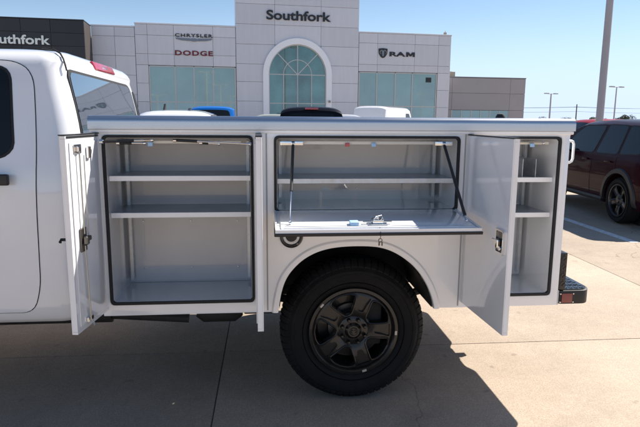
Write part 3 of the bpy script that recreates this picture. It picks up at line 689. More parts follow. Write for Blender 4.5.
bm = NB(); box(bm, -.05, .05, -.345, -.27, .007, .013, .002); box(bm, -.028, .028, -.335, -.285, .013, .034, .006, 2); box(bm, .02, .075, -.325, -.31, .014, .024, .003); box(bm, -.075, -.03, -.32, -.305, .013, .022, .003)
lathe(bm, [(0, .048), (.010, .048), (.013, .040), (.013, .02)], (0, -.30, 0), 'z', 14); tube(bm, [(-hw+.05, -.37, .012), (hw-.05, -.37, .012)], .0025, 6); tube(bm, [(-.03, -.315, .02), (-.01, -.33, .05), (.02, -.31, .052), (.035, -.30, .02)], .0035, 8)
obj('hatch_latch', bm, CHROME, H)
bm = NB(); box(bm, -.145, -.10, -.35, -.30, .007, .026, .003); obj('latch_tag', bm, PALEB, H)
bm = NB(); ring_prism(bm, [(.0+.011*cos(a), -.052+.011*sin(a)) for a in [2*pi*k/14 for k in range(14)]], [(.0+.007*cos(a), -.052+.007*sin(a)) for a in [2*pi*k/14 for k in range(14)]], -hl-.005, -hl-.002)
box(bm, .006, .013, -hl-.006, -hl-.003, -.080, -.060); box(bm, -.010, -.002, -hl-.009, -hl-.006, -.078, -.060); tube(bm, [(0, -hl-.004, -.04), (0, -hl-.012, -.02), (0, -hl+.02, .01)], .0018, 6)
obj('keys', bm, mat('key_steel', (.12, .11, .10), .35, metal=1), H)
strut((.145, -.005, 1.600), (.115, -.315, 1.212), .62, .0085)
strut((1.000, -.005, 1.600), (1.035, -.330, 1.218), .94, .0085)
bm = NB(); box(bm, .075, .20, -.0035, .004, 1.590, 1.612, .002); obj('strut_bracket', bm, CHROME, T); bm = NB(); box(bm, .95, 1.05, -.0035, .004, 1.590, 1.612, .002); obj('strut_bracket', bm, CHROME, T)
# ---- fuel filler
F_ = NB(); lathe(F_, [(.066, .002), (.066, -.010), (.058, -.014), (.050, -.010), (.046, .004)], (.135, 0, 1.075), 'y', 40); ff = obj('fuel_filler', F_, BLACKGL, T)
bm = NB(); lathe(bm, [(.046, .002), (.044, -.004), (.038, -.004), (.037, .0)], (.135, 0, 1.075), 'y', 36); obj('bezel', bm, GALV, ff)
bm = NB(); lathe(bm, [(0, -.010), (.028, -.009), (.034, .002)], (.135, 0, 1.075), 'y', 32); box(bm, .110, .160, -.022, -.009, 1.070, 1.080, .003); obj('filler_cap', bm, BLACKPL, ff)
# ---- rear step bumper, kick plate, grab handle
bp_ = [(1.756, .0), (1.93, .0), (1.975, .055), (1.975, .75), (1.93, .83), (1.93, 1.17), (1.975, 1.25), (1.975, 1.945), (1.93, 2.0), (1.756, 2.0)]
bm = NB(); prism(bm, rounded(bp_, .03, 4), .632, .716, 'z', .004); bu = obj('rear_bumper', bm, BLACKPL, T)
bm = NB(); prism(bm, rounded([(a-(.012 if a > 1.9 else -.006), min(max(b, .012), 1.988)) for a, b in bp_], .03, 4), .7165, .722, 'z'); obj('tread_plate', bm, DIAM, bu, smooth=False)
bm = NB(); box(bm, 1.754, 1.794, .0, .42, .724, .952, .004); obj('kick_plate', bm, DIAM, T); bm = NB(); box(bm, 1.754, 1.794, 1.58, 2.0, .724, .952, .004); obj('kick_plate', bm, DIAM, T)
def tread(bm, a0, a1, b0, b1, c, axis, pitch=.034):
    i = 0
    u = a0+.012
    while u < a1-.008:
        v = b0+.012+(pitch/2 if i % 2 else 0); j = 0
        while v < b1-.008:
            an = pi/4 if (i+j) % 2 else -pi/4
            q = [(u+.0135*cos(an), v+.0135*sin(an)), (u-.0035*sin(an), v+.0035*cos(an)), (u-.0135*cos(an), v-.0135*sin(an)), (u+.0035*sin(an), v-.0035*cos(an))]
            prism(bm, q, *c, axis); v += pitch; j += 1
        u += pitch/2; i += 1
bm = NB(); tread(bm, 1.80, 1.955, .02, 1.98, (.7222, .7248), 'z'); tag(obj('tread_bumps', bm, ALUD, bu, smooth=False), kind='stuff')
bm = NB(); tread(bm, 1.756, 1.792, .73, .95, (-.003, -.0002), 'y', .026); tread(bm, .01, .42, .73, .95, (1.7942, 1.7968), 'x'); tag(obj('tread_bumps', bm, ALUD, T, smooth=False), kind='stuff')
bm = NB(); box(bm, 1.775, 1.842, -.006, .0, .642, .700, .002); rf = obj('side_reflector', bm, REDD, bu)
for x in (1.768, 1.849):
    for z in (.645, .697): bm = NB(); lathe(bm, [(0, -.006), (.004, -.005), (.006, .001)], (x, 0, z), 'y', 8); obj('screw', bm, CHROME, rf)
bm = NB(); box(bm, 1.753, 1.7545, -.003, .02, .628, .72); obj('edge_strip', bm, WHITE2, bu)
bm = NB(); hz = [(1.745, .05, 1.617), (1.785, .05, 1.617), (1.797, .05, 1.612), (1.803, .05, 1.598), (1.803, .05, 1.512), (1.797, .05, 1.497), (1.785, .05, 1.490), (1.745, .05, 1.490)]
tube(bm, hz, .008, 10); obj('grab_handle', bm, WHITE2, T)
bm = NB(); box(bm, 1.86, 1.945, .97, 1.03, .56, .62, .006); box(bm, 1.70, 1.86, .9, 1.1, .54, .63, .006); obj('tow_hitch', bm, UNDER, T)
bm = NB(); lathe(bm, [(0, .028), (.020, .024), (.030, .006), (.030, 0)], (1.43, .25, 1.7465), 'z', 20); obj('marker_knob', bm, RUBBER, T)
bm = NB(); tube(bm, [(1.72, .3, 1.746), (1.72, .3, 1.752), ], .02, 10); obj('bolt', bm, CHROME, T)
# ---- chassis
bm = NB()
for y in (.62, 1.30): box(bm, -4.4, 1.70, y, y+.08, .60, .78, .006)
for x in (-3.0, -1.9, -.7, .1, 1.0, 1.6): box(bm, x-.04, x+.04, .70, 1.30, .62, .72)
obj('chassis_frame', bm, UNDER, T)
bm = NB(); tube(bm, [(.515, .35, .44), (.515, 1.65, .44)], .05, 14); lathe(bm, [(0, -.15), (.10, -.12), (.16, 0), (.10, .12), (0, .15)], (.515, .98, .44), 'y', 20); tube(bm, [(-1.5, .98, .52), (.40, .98, .45)], .04, 12)
for y in (.60, 1.34): box(bm, .40, .63, y, y+.10, .48, .56); tube(bm, [(-.25, y+.04, .60), (.1, y+.04, .50), (.515, y+.04, .47), (.95, y+.04, .50), (1.3, y+.04, .60)], .028, 8)
obj('rear_axle', bm, UNDER, T)
bm = NB(); tube(bm, [(-2.2, .45, .48), (-1.0, .45, .48)], .05, 12); tube(bm, [(-.46, .48, .49), (-.42, .48, .48), (-.22, .48, .48), (-.18, .48, .49)], [.05, .075, .075, .05], 18); tube(bm, [(-1.0, .45, .48), (-.52, .48, .43)], .03, 10); obj('exhaust', bm, UNDER, T)
bm = NB(); box(bm, -2.0, -1.15, .75, 1.25, .38, .60, .05, 3); obj('fuel_tank', bm, UNDER, T)
wheel_parts(T, (.522, .120, .446), .451, .27, .262, -1, True, phase=pi/10)
wheel_parts(T, (.515, 1.875, .440), .440, .27, .262, 1, False, phase=.3)
wheel_parts(T, (-3.78, .06, .440), .440, .27, .262, -1, False, phase=.5)
wheel_parts(T, (-3.78, 1.94, .440), .440, .27, .262, 1, False, phase=.9)
bm = NB(); box(bm, -.16, .045, .47, .62, .45, .60, .01); obj('near_ground_blocker', bm, UNDER, T)  # added dark box, hides a sunlit strip of ground under the body
bm = NB(); box(bm, -.90, .06, 1.60, 1.96, .40, .622, .01); obj('far_ground_blocker', bm, UNDER, T)  # added dark box, put under the far cabinet to cover sunlit ground
# ---- cab
YS = [(.575, .085), (.60, .055), (.66, .032), (.76, .021), (.80, .019), (.84, .017), (1.0, .012), (1.2, .006), (1.35, .010), (1.45, .022), (1.52, .036), (1.7, .072), (1.9, .118), (2.0, .15)]
XR = [(.575, -1.08), (.62, -1.055), (1.35, -1.035), (1.50, -1.035), (1.64, -1.045), (1.80, -1.073), (2.0, -1.115)]
XF = [(.575, -3.5), (1.30, -3.5), (1.45, -3.40), (2.0, -2.75)]
ROOF = [(2.035, .012), (2.065, .035), (2.09, .075), (2.108, .14), (2.122, .24), (2.132, .40), (2.138, .62)]
levels = [(z, lerp_tab(XF, z), lerp_tab(XR, z), lerp_tab(YS, z), .11) for z in (.575, .59, .605, .63, .66, .70, .76, .818, .835, .90, 1.0, 1.1, 1.2, 1.3, 1.38, 1.45, 1.52, 1.6, 1.7, 1.8, 1.9, 2.0)]
levels += [(z, -2.75+i_*1.2, -1.10-i_*.55, .15+i_, .11+i_*.4) for z, i_ in ROOF]
t = bmesh.new(); rings = []
for (z, xf, xr, ys, r) in levels:
    pl = []
    for (cx, cy, a0) in ((xr-r, 1.97-ys-r, 0), (xf+r, 1.97-ys-r, pi/2), (xf+r, ys+r, pi), (xr-r, ys+r, 3*pi/2)):
        for k in range(9): a = a0+pi/2*k/8; pl.append((cx+r*cos(a), cy+r*sin(a), z))
    rings.append([t.verts.new(q) for q in pl])
for i in range(len(rings)-1):
    n_ = len(rings[i])
    for k in range(n_): t.faces.new((rings[i][k], rings[i][(k+1) % n_], rings[i+1][(k+1) % n_], rings[i+1][k]))
t.faces.new(rings[0][::-1]); t.faces.new(rings[-1]); bmesh.ops.recalc_face_normals(t, faces=t.faces)
cabo = obj('cab', t, WHITE, T, angle=40)
q = NB(); tube(q, [(-3.78, -.5, .44), (-3.78, 2.5, .44)], .56, 40); boolean(cabo, [cutter(q)])
def side_near(x, z):
    y = lerp_tab(YS, z); e = .01; dy = (lerp_tab(YS, z+e)-lerp_tab(YS, z-e))/(2*e); xr = lerp_tab(XR, z)
    r = .11; n_ = Vector((0, -1, dy*1.0)).normalized()
    if x > xr-r:
        u = min((x-(xr-r))/r, .999); y += r*(1-math.sqrt(1-u*u)); n_ = Vector((u, -math.sqrt(1-u*u), dy)).normalized()
    return (x, y, z), n_
def rear_s(y, z):
    x = lerp_tab(XR, z); e = .01; dx = (lerp_tab(XR, z+e)-lerp_tab(XR, z-e))/(2*e); return (x, y, z), Vector((1, 0, -dx)).normalized()
def cab_door(poly, wpoly, hx):
    P = [Vector(q) for q in resample(poly, 240)]; n_ = len(P); area = sum(P[i].x*P[(i+1) % n_].y-P[(i+1) % n_].x*P[i].y for i in range(n_)); sg = 1 if area > 0 else -1
    t = bmesh.new(); rows = []
    for dd in (.0042, -.004):
        row = []
        for i in range(n_):
            d = (P[(i+1) % n_]-P[i-1]).normalized(); q = P[i]+Vector((d.y, -d.x))*sg*dd; pt, nm = side_near(q.x, q.y); row.append(t.verts.new(Vector(pt)+nm*.0024))
        rows.append(row)
    for i in range(n_): t.faces.new((rows[0][i], rows[0][(i+1) % n_], rows[1][(i+1) % n_], rows[1][i]))
    bmesh.ops.recalc_face_normals(t, faces=t.faces); obj('door_gap', t, GAP, T)
    bm = NB(); patch(bm, poly, side_near, .0045, .004, 48, 160); d = obj('cab_door', bm, WHITE, T)
    c = Vector((sum(a for a, b in wpoly)/len(wpoly), sum(b for a, b in wpoly)/len(wpoly)))
    bm = NB(); patch(bm, [tuple(c+(Vector(q)-c)*1.0+(Vector(q)-c).normalized()*.016) for q in wpoly], side_near, .0065, .002, 6, 80); obj('window_trim', bm, RUBBER, d)
    bm = NB(); patch(bm, wpoly, side_near, .0085, .002, 8, 80); obj('door_window', bm, GLASS, d)
    bm = NB(); box(bm, hx-.20, hx, -.044, -.016, 1.375, 1.435, .012, 3); h = obj('door_handle', bm, BLACKPL, d)
    bm = NB(); box(bm, hx-.17, hx-.03, -.030, .016, 1.388, 1.422, .006, 2); obj('handle_recess', bm, GAP, d)
    return d
rd = rounded([(-1.262, .80), (-1.248, 1.2), (-1.236, 1.60), (-1.262, 2.035), (-2.18, 2.035), (-2.20, 1.4), (-2.18, .655), (-1.31, .650)], [.2, .3, .3, .16, .05, .2, .05, .16], 10)
rw = rounded([(-1.362, 1.57), (-1.385, 2.00), (-2.14, 2.00), (-2.14, 1.52), (-1.42, 1.52)], [.06, .09, .03, .03, .06], 5)
cab_door(rd, rw, -1.362)
fd = rounded([(-2.215, .655), (-2.24, 2.035), (-2.72, 2.03), (-3.28, 1.50), (-3.28, .95), (-3.18, .655)], .06, 5)
fwn = rounded([(-2.28, 1.52), (-2.30, 2.00), (-2.70, 1.99), (-3.14, 1.56), (-3.10, 1.50)], .04, 5)
cab_door(fd, fwn, -2.30)
# roof seam and rear window
bm = NB(); rs = []
for k in range(9):
    a = k/8; y = .30-.165*a; z = 2.128-.118*a-.0*a; rs.append((-1.55+.345*a if False else -1.235-.0*a, y, z))
rp = [(-1.28, .34, 2.127), (-1.20, .29, 2.113), (-1.15, .25, 2.088), (-1.125, .22, 2.055), (-1.112, .205, 2.02), (-1.104, .198, 1.99)]
tube(bm, rp, .005, 8); obj('roof_seam', bm, RUBBER, T)
rwp = rounded([(.185, 1.40), (.235, 1.985), (1.66, 1.97), (1.66, 1.40)], [.03, .05, .12, .03], 6)
bm = NB(); patch(bm, [(a+(.018 if a > 1 else -.018), b+(.018 if b > 1.7 else -.018)) for a, b in rwp], rear_s, .004, .004, 6, 96); rt_ = obj('rear_window', bm, RUBBER, T)
bm = NB(); patch(bm, rwp, rear_s, .008, .003, 8, 96); obj('glass', bm, CABGL, rt_)
bm = NB(); box(bm, -.04, .016, -.24, .24, -.030, .030, .010, 3); o = obj('brake_light', bm, RED, T); o.location = (-1.125, .985, 2.062); o.rotation_euler = (0, R_(-24), 0)
bm = NB(); patch(bm, rounded([(1.715, 1.42), (1.715, 1.95), (1.775, 1.93), (1.83, 1.42)], .03, 4), rear_s, .005, .003, 5, 48); obj('quarter_glass', bm, GLASS, T)
bm = NB(); box(bm, -.01, .016, -.07, .07, -.014, .014, .004, 2); o2 = obj('clear_lens', bm, mat('clear_lens', (.6, .45, .5), .1, coat=1), o)
# windscreen, hood, bed of the front end
def wind_s(y, z):
    x = lerp_tab(XF, z); e = .01; dx = (lerp_tab(XF, z+e)-lerp_tab(XF, z-e))/(2*e); return (x, y, z), Vector((-1, 0, dx)).normalized()
bm = NB(); patch(bm, rounded([(.16, 1.47), (.26, 1.98), (1.71, 1.98), (1.81, 1.47)], .06, 5), wind_s, .005, .004, 8, 80); obj('windscreen', bm, GLASS, T)
t = bmesh.new(); rings = []
for (x, zt, ys, zb) in ((-3.42, 1.44, .03, .60), (-3.8, 1.40, .015, .60), (-4.3, 1.34, .02, .58), (-4.62, 1.28, .05, .56), (-4.74, 1.20, .10, .58), (-4.78, 1.05, .14, .62)):
    pl = [(x, ys+.06, zb), (x, ys, zb+.1), (x, ys, zt-.22), (x, ys+.05, zt-.10), (x, ys+.2, zt-.03), (x, .985, zt), (x, 1.77-ys, zt-.03), (x, 1.92-ys, zt-.10), (x, 1.97-ys, zt-.22), (x, 1.97-ys, zb+.1), (x, 1.91-ys, zb)]
    rings.append([t.verts.new(q) for q in pl])
for i in range(len(rings)-1):
    n_ = len(rings[i])
    for k in range(n_): t.faces.new((rings[i][k], rings[i][(k+1) % n_], rings[i+1][(k+1) % n_], rings[i+1][k]))
t.faces.new(rings[0][::-1]); t.faces.new(rings[-1]); bmesh.ops.recalc_face_normals(t, faces=t.faces)
ho = obj('front_body', t, WHITE, T, angle=50); q = NB(); tube(q, [(-3.78, -.5, .44), (-3.78, 2.5, .44)], .54, 40); boolean(ho, [cutter(q)])
bm = NB(); box(bm, -4.86, -4.77, .25, 1.72, .82, 1.18, .03, 2); obj('grille', bm, BLACKGL, T)
bm = NB(); box(bm, -4.98, -4.78, .08, 1.89, .50, .76, .05, 3); obj('front_bumper', bm, CHROME, T)
for y in (.12, 1.62):
    bm = NB(); box(bm, -4.82, -4.74, y, y+.24, .92, 1.14, .03, 2); obj('headlight', bm, mat('lamp_glass', (.6, .62, .65), .08, coat=1), T)

# ------------------------------------------------------------------ other vehicles
def vehicle(kind, name, label, cat, loc, rz, paint, L=4.8, W=1.92, H=1.75, group=None, wheel_r=.37, rails=False, flare=False, flare_m=None):
    V = empty(name, loc, rz); tag(V, label, cat, group)
    h = L/2
    if kind == 'suv':
        top = [(-h, .62), (-h+.03, .92), (-h+.07, 1.08), (-h+.16, 1.30), (-h+.36, 1.60), (-h+.50, H-.06), (-h+.75, H-.015), (-.4, H), (.32, H-.03), (.54, H-.10), (1.16, 1.17), (1.34, 1.11), (h-.5, 1.03), (h-.15, .92), (h-.03, .75), (h, .60)]
        belt = 1.12; wx = (-h+.92, h-.92)
        wins = [[(-h+.46, 1.20), (-h+.62, H-.14), (-h+1.03, H-.12), (-h+1.05, 1.17)], [(-h+1.13, 1.165), (-h+1.11, H-.115), (-h+1.72, H-.11), (-h+1.84, 1.155)], [(-h+1.95, 1.15), (-h+1.83, H-.12), (-h+2.58, H-.135), (-h+2.88, H-.30), (-h+3.20, 1.15)]]
    elif kind == 'pickup':
        top = [(-h, .60), (-h+.02, 1.12), (-h+.04, 1.22), (-h+1.85, 1.22), (-h+1.90, 1.24), (-h+2.0, 1.45), (-h+2.14, H-.10), (-h+2.25, H-.03), (-h+2.5, H), (-h+3.3, H), (-h+3.6, H-.06), (-h+4.25, 1.28), (-h+4.4, 1.20), (h-.4, 1.15), (h-.1, 1.05), (h, .70)]
        belt = 1.20; wx = (-h+1.15, h-1.0)
        wins = [[(-h+2.18, 1.30), (-h+2.26, H-.16), (-h+2.95, H-.14), (-h+2.97, 1.28)], [(-h+3.07, 1.28), (-h+3.05, H-.14), (-h+3.52, H-.16), (-h+4.08, 1.27)]]
    else:  # van
        top = [(-h, .60), (-h+.03, 1.9), (-h+.10, H-.08), (-h+.3, H), (h-1.9, H), (h-1.5, H-.10), (h-.85, 1.25), (h-.6, 1.15), (h-.1, .95), (h, .6)]
        belt = 1.25; wx = (-h+1.1, h-.95)
        wins = [[(h-2.2, 1.30), (h-2.2, H-.35), (h-1.65, H-.36), (h-1.1, 1.35)]]
    zb = .30 if kind == 'suv' else .42
    def hwid(z, x):
        f = lerp_tab([(zb, .93), (zb+.12, .985), (.75, 1.0), (belt-.05, .975), (belt, .955), (belt+.05, .93), (H-.10, .76 if kind != 'van' else .88), (H+.1, .70 if kind != 'van' else .84)], z)
        e = abs(x)/h; return W/2*f*(1-.11*max(0, (e-.80)/.20)**2)
    tops = dict(); xs = sorted(set([a for a, b in top]+[-h+.02+(2*h-.04)*k/44 for k in range(45)]))
    def topz(x): return lerp_tab(top, x)
    t = bmesh.new(); rings = []
    for x in xs:
        zt = topz(x); zsid = max(zb+.1, zt-.10); pl = []
        for k in range(13): z = zb+(zsid-zb)*k/12; pl.append((x, -hwid(z, x), z))
        w_ = hwid(zsid, x)
        for yf in (.97, .90, .78, .6, .3): pl.append((x, -w_*yf, zsid+(zt-zsid)*(1-yf**6)*(.75)+(zt-zsid)*.25*(1-yf*yf)))
        pl.append((x, 0, zt)); pl += [(a, -b, c) for a, b, c in pl[:-1][::-1]]; rings.append([t.verts.new(q) for q in pl])
    for i in range(len(rings)-1):
        n_ = len(rings[i])
        for k in range(n_): t.faces.new((rings[i][k], rings[i][(k+1) % n_], rings[i+1][(k+1) % n_], rings[i+1][k]))
    t.faces.new(rings[0]); t.faces.new(rings[-1][::-1]); bmesh.ops.recalc_face_normals(t, faces=t.faces)
    body = obj('body', t, paint, V, angle=28)
    cs = []
    for x in wx:
        q = NB(); tube(q, [(x, -W, wheel_r), (x, -W/2+.32, wheel_r)], wheel_r*1.16, 36); cs.append(cutter(q, V)); q = NB(); tube(q, [(x, W, wheel_r), (x, W/2-.32, wheel_r)], wheel_r*1.16, 36); cs.append(cutter(q, V))
    boolean(body, cs)
    bm = NB()
    for x in wx:
        for s in (-1, 1): lathe(bm, [(0, s*(W/2-.33)), (wheel_r*1.15, s*(W/2-.325))], (x, 0, wheel_r), 'y', 30)
    obj('wheelhouse', bm, UNDER, V)
    for s in (-1, 1):
        def sf(x, z, s=s):
            e = .01; d = (hwid(z+e, x)-hwid(z-e, x))/(2*e); return (x, s*hwid(z, x), z), Vector((0, s, -d)).normalized()
        for wp in wins:
            rp_ = rounded(wp, .05, 4); c = Vector((sum(a for a, b in rp_)/len(rp_), sum(b for a, b in rp_)/len(rp_)))
            bm = NB(); patch(bm, [tuple(c+(Vector(q)-c)+(Vector(q)-c).normalized()*.022) for q in rp_], sf, .003, .003, 4, 48); f_ = obj('side_window', bm, RUBBER, V)
            bm = NB(); patch(bm, rp_, sf, .006, .002, 4, 48); obj('glass', bm, GLASS, f_)
        # door gaps as thin grooves
        bm = NB()
        gx = {'suv': (-h+1.90, -h+3.02, -h+1.08), 'pickup': (-h+3.0, -h+4.1, -h+1.93), 'van': (h-2.25, h-1.0)}[kind]
        for x in gx:
            bm = NB()
            z0_ = zb+.12 if abs(x-wx[0]) > wheel_r*1.2 and abs(x-wx[1]) > wheel_r*1.2 else wheel_r*2.2
            tube(bm, [sf(x, z0_+(belt-z0_)*k/6)[0] for k in range(7)], .004, 6)
            obj('door_gap', bm, GAP, V)
        bm = NB()
        hs_ = {'suv': (-h+1.30, -h+2.12), 'pickup': (-h+2.2, -h+3.2), 'van': (h-2.1,)}[kind]
        for x in hs_: pt = sf(x, belt-.09)[0]; box(bm, x-.10, x+.10, min(pt[1], pt[1]+s*.035), max(pt[1], pt[1]+s*.035), belt-.105, belt-.075, .01, 2)
        obj('door_handle', bm, paint, V)
        bm = NB(); sill = [sf(wx[0]+wheel_r*1.22+(wx[1]-wx[0]-wheel_r*2.44)*k/6, zb+.06)[0] for k in range(7)]
        tube(bm, sill, .05, 8); obj('sill', bm, BLACKPL, V)
        # mirror
        mx = {'suv': -h+2.88, 'pickup': -h+3.9, 'van': h-1.2}[kind]
        bm = NB(); box(bm, mx-.06, mx+.06, *sorted((s*(W/2+.03), s*(W/2+.22))), belt-.02, belt+.15, .03, 2); box(bm, mx-.02, mx+.03, *sorted((s*(W/2-.06), s*(W/2+.05))), belt, belt+.04, .01); obj('mirror', bm, paint, V)
        if flare:
            for x in wx:
                bm = NB(); pr = []
                pts = [(x+wheel_r*1.20*cos(a), wheel_r+wheel_r*1.20*sin(a)) for a in [pi*(-.05)+pi*1.10*k/20 for k in range(21)]]
                t = bmesh.new(); rows = []
                for (rr, off) in ((1.14, -.02), (1.15, .024), (1.32, .022), (1.37, -.006)):
                    rows.append([t.verts.new((x+wheel_r*rr*cos(a), s*(hwid(max(zb+.02, wheel_r+wheel_r*rr*sin(a)), x)+off), wheel_r+wheel_r*rr*sin(a))) for a in [-.1+(pi+.2)*k/24 for k in range(25)]])
                for i in range(3):
                    for j in range(24): t.faces.new((rows[i][j], rows[i][j+1], rows[i+1][j+1], rows[i+1][j]))
                bmesh.ops.recalc_face_normals(t, faces=t.faces); add_bm(bm, t); obj('wheel_flare', bm, flare_m or BLACKPL, V)
        for x in wx:
            wheel_parts(V, (x, s*(W/2-.025), wheel_r), wheel_r, .24, wheel_r*.66, s, False, phase=random.random())
        bm = NB(); z_ = .80 if kind != 'van' else 1.3; box(bm, -h-.015, -h+.22, *sorted((s*(W/2*.80), s*(W/2*.955))), z_, z_+.20, .02, 2); obj('tail_light', bm, RED, V)
        bm = NB(); box(bm, h-.20, h+.0, *sorted((s*(W/2*.62), s*(W/2*.90))), .72, .86, .02, 2); obj('headlight', bm, BLACKGL, V)
        if rails:
            bm = NB(); yy = s*(W/2*.70); tube(bm, [(-h+.75, yy, H-.05), (-h+.85, yy, H+.015), (-.2, yy, H+.03), (.35, yy, H+.005), (.45, yy, H-.06)], .016, 8); obj('roof_rail', bm, BLACKPL, V)
    # windscreen and rear glass on the top surface
    def top_s(x, y):
        zt = topz(x); zs_ = max(zb+.1, zt-.10); w_ = hwid(zs_, x); yf = min(1, abs(y)/w_); z = zs_+(zt-zs_)*(1-yf**6)*.75+(zt-zs_)*.25*(1-yf*yf)
        e = .01; d = (topz(x+e)-topz(x-e))/(2*e); return (x, y, z), Vector((-d, 0, 1)).normalized()
    if kind == 'suv': A = [(.60, -.60), (1.12, -.76), (1.12, .76), (.60, .60)]; Bk = [(-h+.18, -.66), (-h+.34, -.58), (-h+.34, .58), (-h+.18, .66)]
    elif kind == 'pickup': A = [(-h+3.66, -.60), (-h+4.20, -.76), (-h+4.20, .76), (-h+3.66, .60)]; Bk = [(-h+1.96, -.70), (-h+2.12, -.60), (-h+2.12, .60), (-h+1.96, .70)]
    else: A = [(h-1.45, -.70), (h-.92, -.80), (h-.92, .80), (h-1.45, .70)]; Bk = None
    for nm_, P in (('windscreen', A), ('rear_glass', Bk)):
        if P: bm = NB(); patch(bm, rounded(P, .05, 3), top_s, .008, .006, 6, 48); obj(nm_, bm, GLASS, V)
    if kind == 'pickup': bm = NB(); box(bm, -h+2.10, -h+2.19, -.17, .17, H-.085, H-.035, .01, 2); obj('brake_light', bm, RED, V)
    bm = NB(); box(bm, -h-.06, -h+.12, -W/2*.86, W/2*.86, .40, .62, .04, 2); box(bm, h-.12, h+.05, -W/2*.84, W/2*.84, .35, .58, .04, 2); obj('bumper', bm, BLACKPL, V)
    return V
def paint(name, c): return mat(name, c, .35, coat=.16, spec=.05)
MAROON = paint('maroon_paint', (.020, .002, .006))
vehicle('suv', 'parked_suv', 'dark maroon SUV with black wheel flares parked beside the white line at the right', 'suv', (6.96, 7.20, 0), pi/2-R_(4.5), MAROON, L=4.80, W=1.96, H=1.76, wheel_r=.40, rails=False, flare=True)
vehicle('suv', 'parked_suv', 'bright red SUV whose roof shows just beyond the dark maroon SUV', 'suv', (13.6, 19.6, 0), pi+.05, paint('red_paint', (.30, .03, .04)), L=4.6, W=1.88, H=1.78, wheel_r=.36)
VW = vehicle('suv', 'parked_suv', 'white SUV parked end on, its pale roof left of the blue pickup roof', 'suv', (-1.95, 9.6, 0), -pi/2+.02, WHITE, L=4.9, W=1.95, H=1.90, wheel_r=.39)
bm = NB(); prism(bm, [(.12, 0), (-.08, 0), (-.10, .13), (-.05, .13)], -.02, .02, 'y', .004); o = obj('antenna_fin', bm, BLACKPL, VW); o.location = (.2, -.22, 1.885)
bm = NB(); prism(bm, [(.1, 0), (-.07, 0), (-.06, .05)], -.03, .03, 'y', .004); o = obj('antenna_fin', bm, BLACKPL, VW); o.location = (.0, .28, 1.885)
vehicle('pickup', 'parked_pickup', 'bright blue pickup parked end on, its roof left of the arched window', 'pickup truck', (-1.95, 18.3, 0), -pi/2+.03, paint('blue_paint', (.01, .12, .42)), L=5.7, W=2.0, H=2.13, wheel_r=.42)
vehicle('pickup', 'parked_pickup', 'black pickup with red third brake light parked tail first below the arched window', 'pickup truck', (1.17, 12.2, 0), pi/2-.03, paint('black_paint', (.006, .006, .008)), L=5.7, W=2.0, H=2.03, wheel_r=.42)
vehicle('suv', 'parked_suv', 'silver grey SUV half hidden at the left side of the black pickup', 'suv', (.30, 21.0, 0), pi/2, paint('silver_paint', (.30, .33, .31)), L=4.8, W=1.9, H=1.88, wheel_r=.38)
vehicle('suv', 'parked_suv', 'white SUV half hidden at the right side of the black pickup', 'suv', (3.0, 21.0, 0), pi/2, WHITE, L=4.8, W=1.9, H=1.90, wheel_r=.38)
vehicle('van', 'parked_van', 'white cargo van parked in front of the right hand green windows', 'van', (6.3, 26.5, 0), pi/2-.55, WHITE, L=5.2, W=2.0, H=2.33, wheel_r=.36)

# ------------------------------------------------------------------ poles, wires, trees
WPOLE = mat('sunlit_pole', (.78, .78, .76), .5)  # pole colour whitened to stand in for sunlight on the mirrored poles
def light_pole(loc, h, r0, r1, label, pm_=None, heads=2, group='lot light poles', rz=0, base=True):
    P = empty('light_pole', loc, rz); tag(P, label, 'light pole', group)
    if base: bm = NB(); lathe(bm, [(0, .75), (.26, .75), (.29, .72), (.30, 0), (0, 0)], (0, 0, 0), 'z', 24); obj('concrete_base', bm, CONC2, P)
    bm = NB(); tube(bm, [(0, 0, .7), (0, 0, h)], [r0, r1], 16); obj('pole', bm, pm_ or POLEM, P)
    bm = NB(); tube(bm, [(-.9, 0, h-.05), (.9, 0, h-.05)], .05, 8); obj('arm', bm, pm_ or POLEM, P)
    for s in (-1, 1): bm = NB(); box(bm, *sorted((s*.75, s*1.65)), -.25, .25, h-.08, h+.10, .03, 2); obj('lamp_head', bm, pm_ or POLEM, P)
    return P
light_pole((8.62, 11.0, 0), 10.5, .098, .070, 'thick grey light pole standing just behind the dark maroon SUV')
light_pole((52.9, 100, 0), 6.5, .16, .12, 'far light pole just right of the low taupe annexe', rz=.4)
P3 = light_pole((57.4, 87, 0), 7.1, .13, .09, 'far light pole with a broad head right of the thick grey pole', rz=.4)
# poles standing behind the photographer, seen mirrored in the showroom glass
light_pole((3.08, -28.83, 0), 10.14, .13, .10, 'tallest light pole behind the camera, mirrored left of the entrance tower', WPOLE)
light_pole((7.98, -46.49, 0), 8.77, .13, .10, 'second light pole behind the camera, mirrored left of the entrance tower', WPOLE)
light_pole((15.25, -80.90, 0), 7.67, .13, .10, 'far light pole behind the camera, mirrored beside the tower edge', WPOLE)
light_pole((59.86, -50.92, 0), 7.96, .13, .10, 'light pole behind the camera, mirrored in the right hand green windows', WPOLE)
light_pole((-5.80, -35.67, 0), 5.97, .13, .10, 'light pole behind the camera, mirrored in the leftmost green window', WPOLE)
def utility_pole(x, y, h, label):
    P = empty('utility_pole', (x, y, -.3)); tag(P, label, 'utility pole', 'utility poles along the wires')
    WOOD = mat('pole_wood', (.10, .08, .06), .9, var=.3, scale=2); bm = NB(); tube(bm, [(0, 0, 0), (0, 0, h)], [.15, .11], 10); obj('pole', bm, WOOD, P)
    bm = NB(); box(bm, -.6, .6, -.05, .05, h-.65, h-.55); obj('crossarm', bm, WOOD, P); return P
up = [(70.5, 122, 5.5, 'bare utility pole between the two far light poles'), (20, 134, 6.4, 'utility pole hidden behind the dealership'), (115, 109, 6.2, 'utility pole beyond the right edge of the lot')]
for q in up: utility_pole(*q)
Wb = NB(); seq = sorted(up)
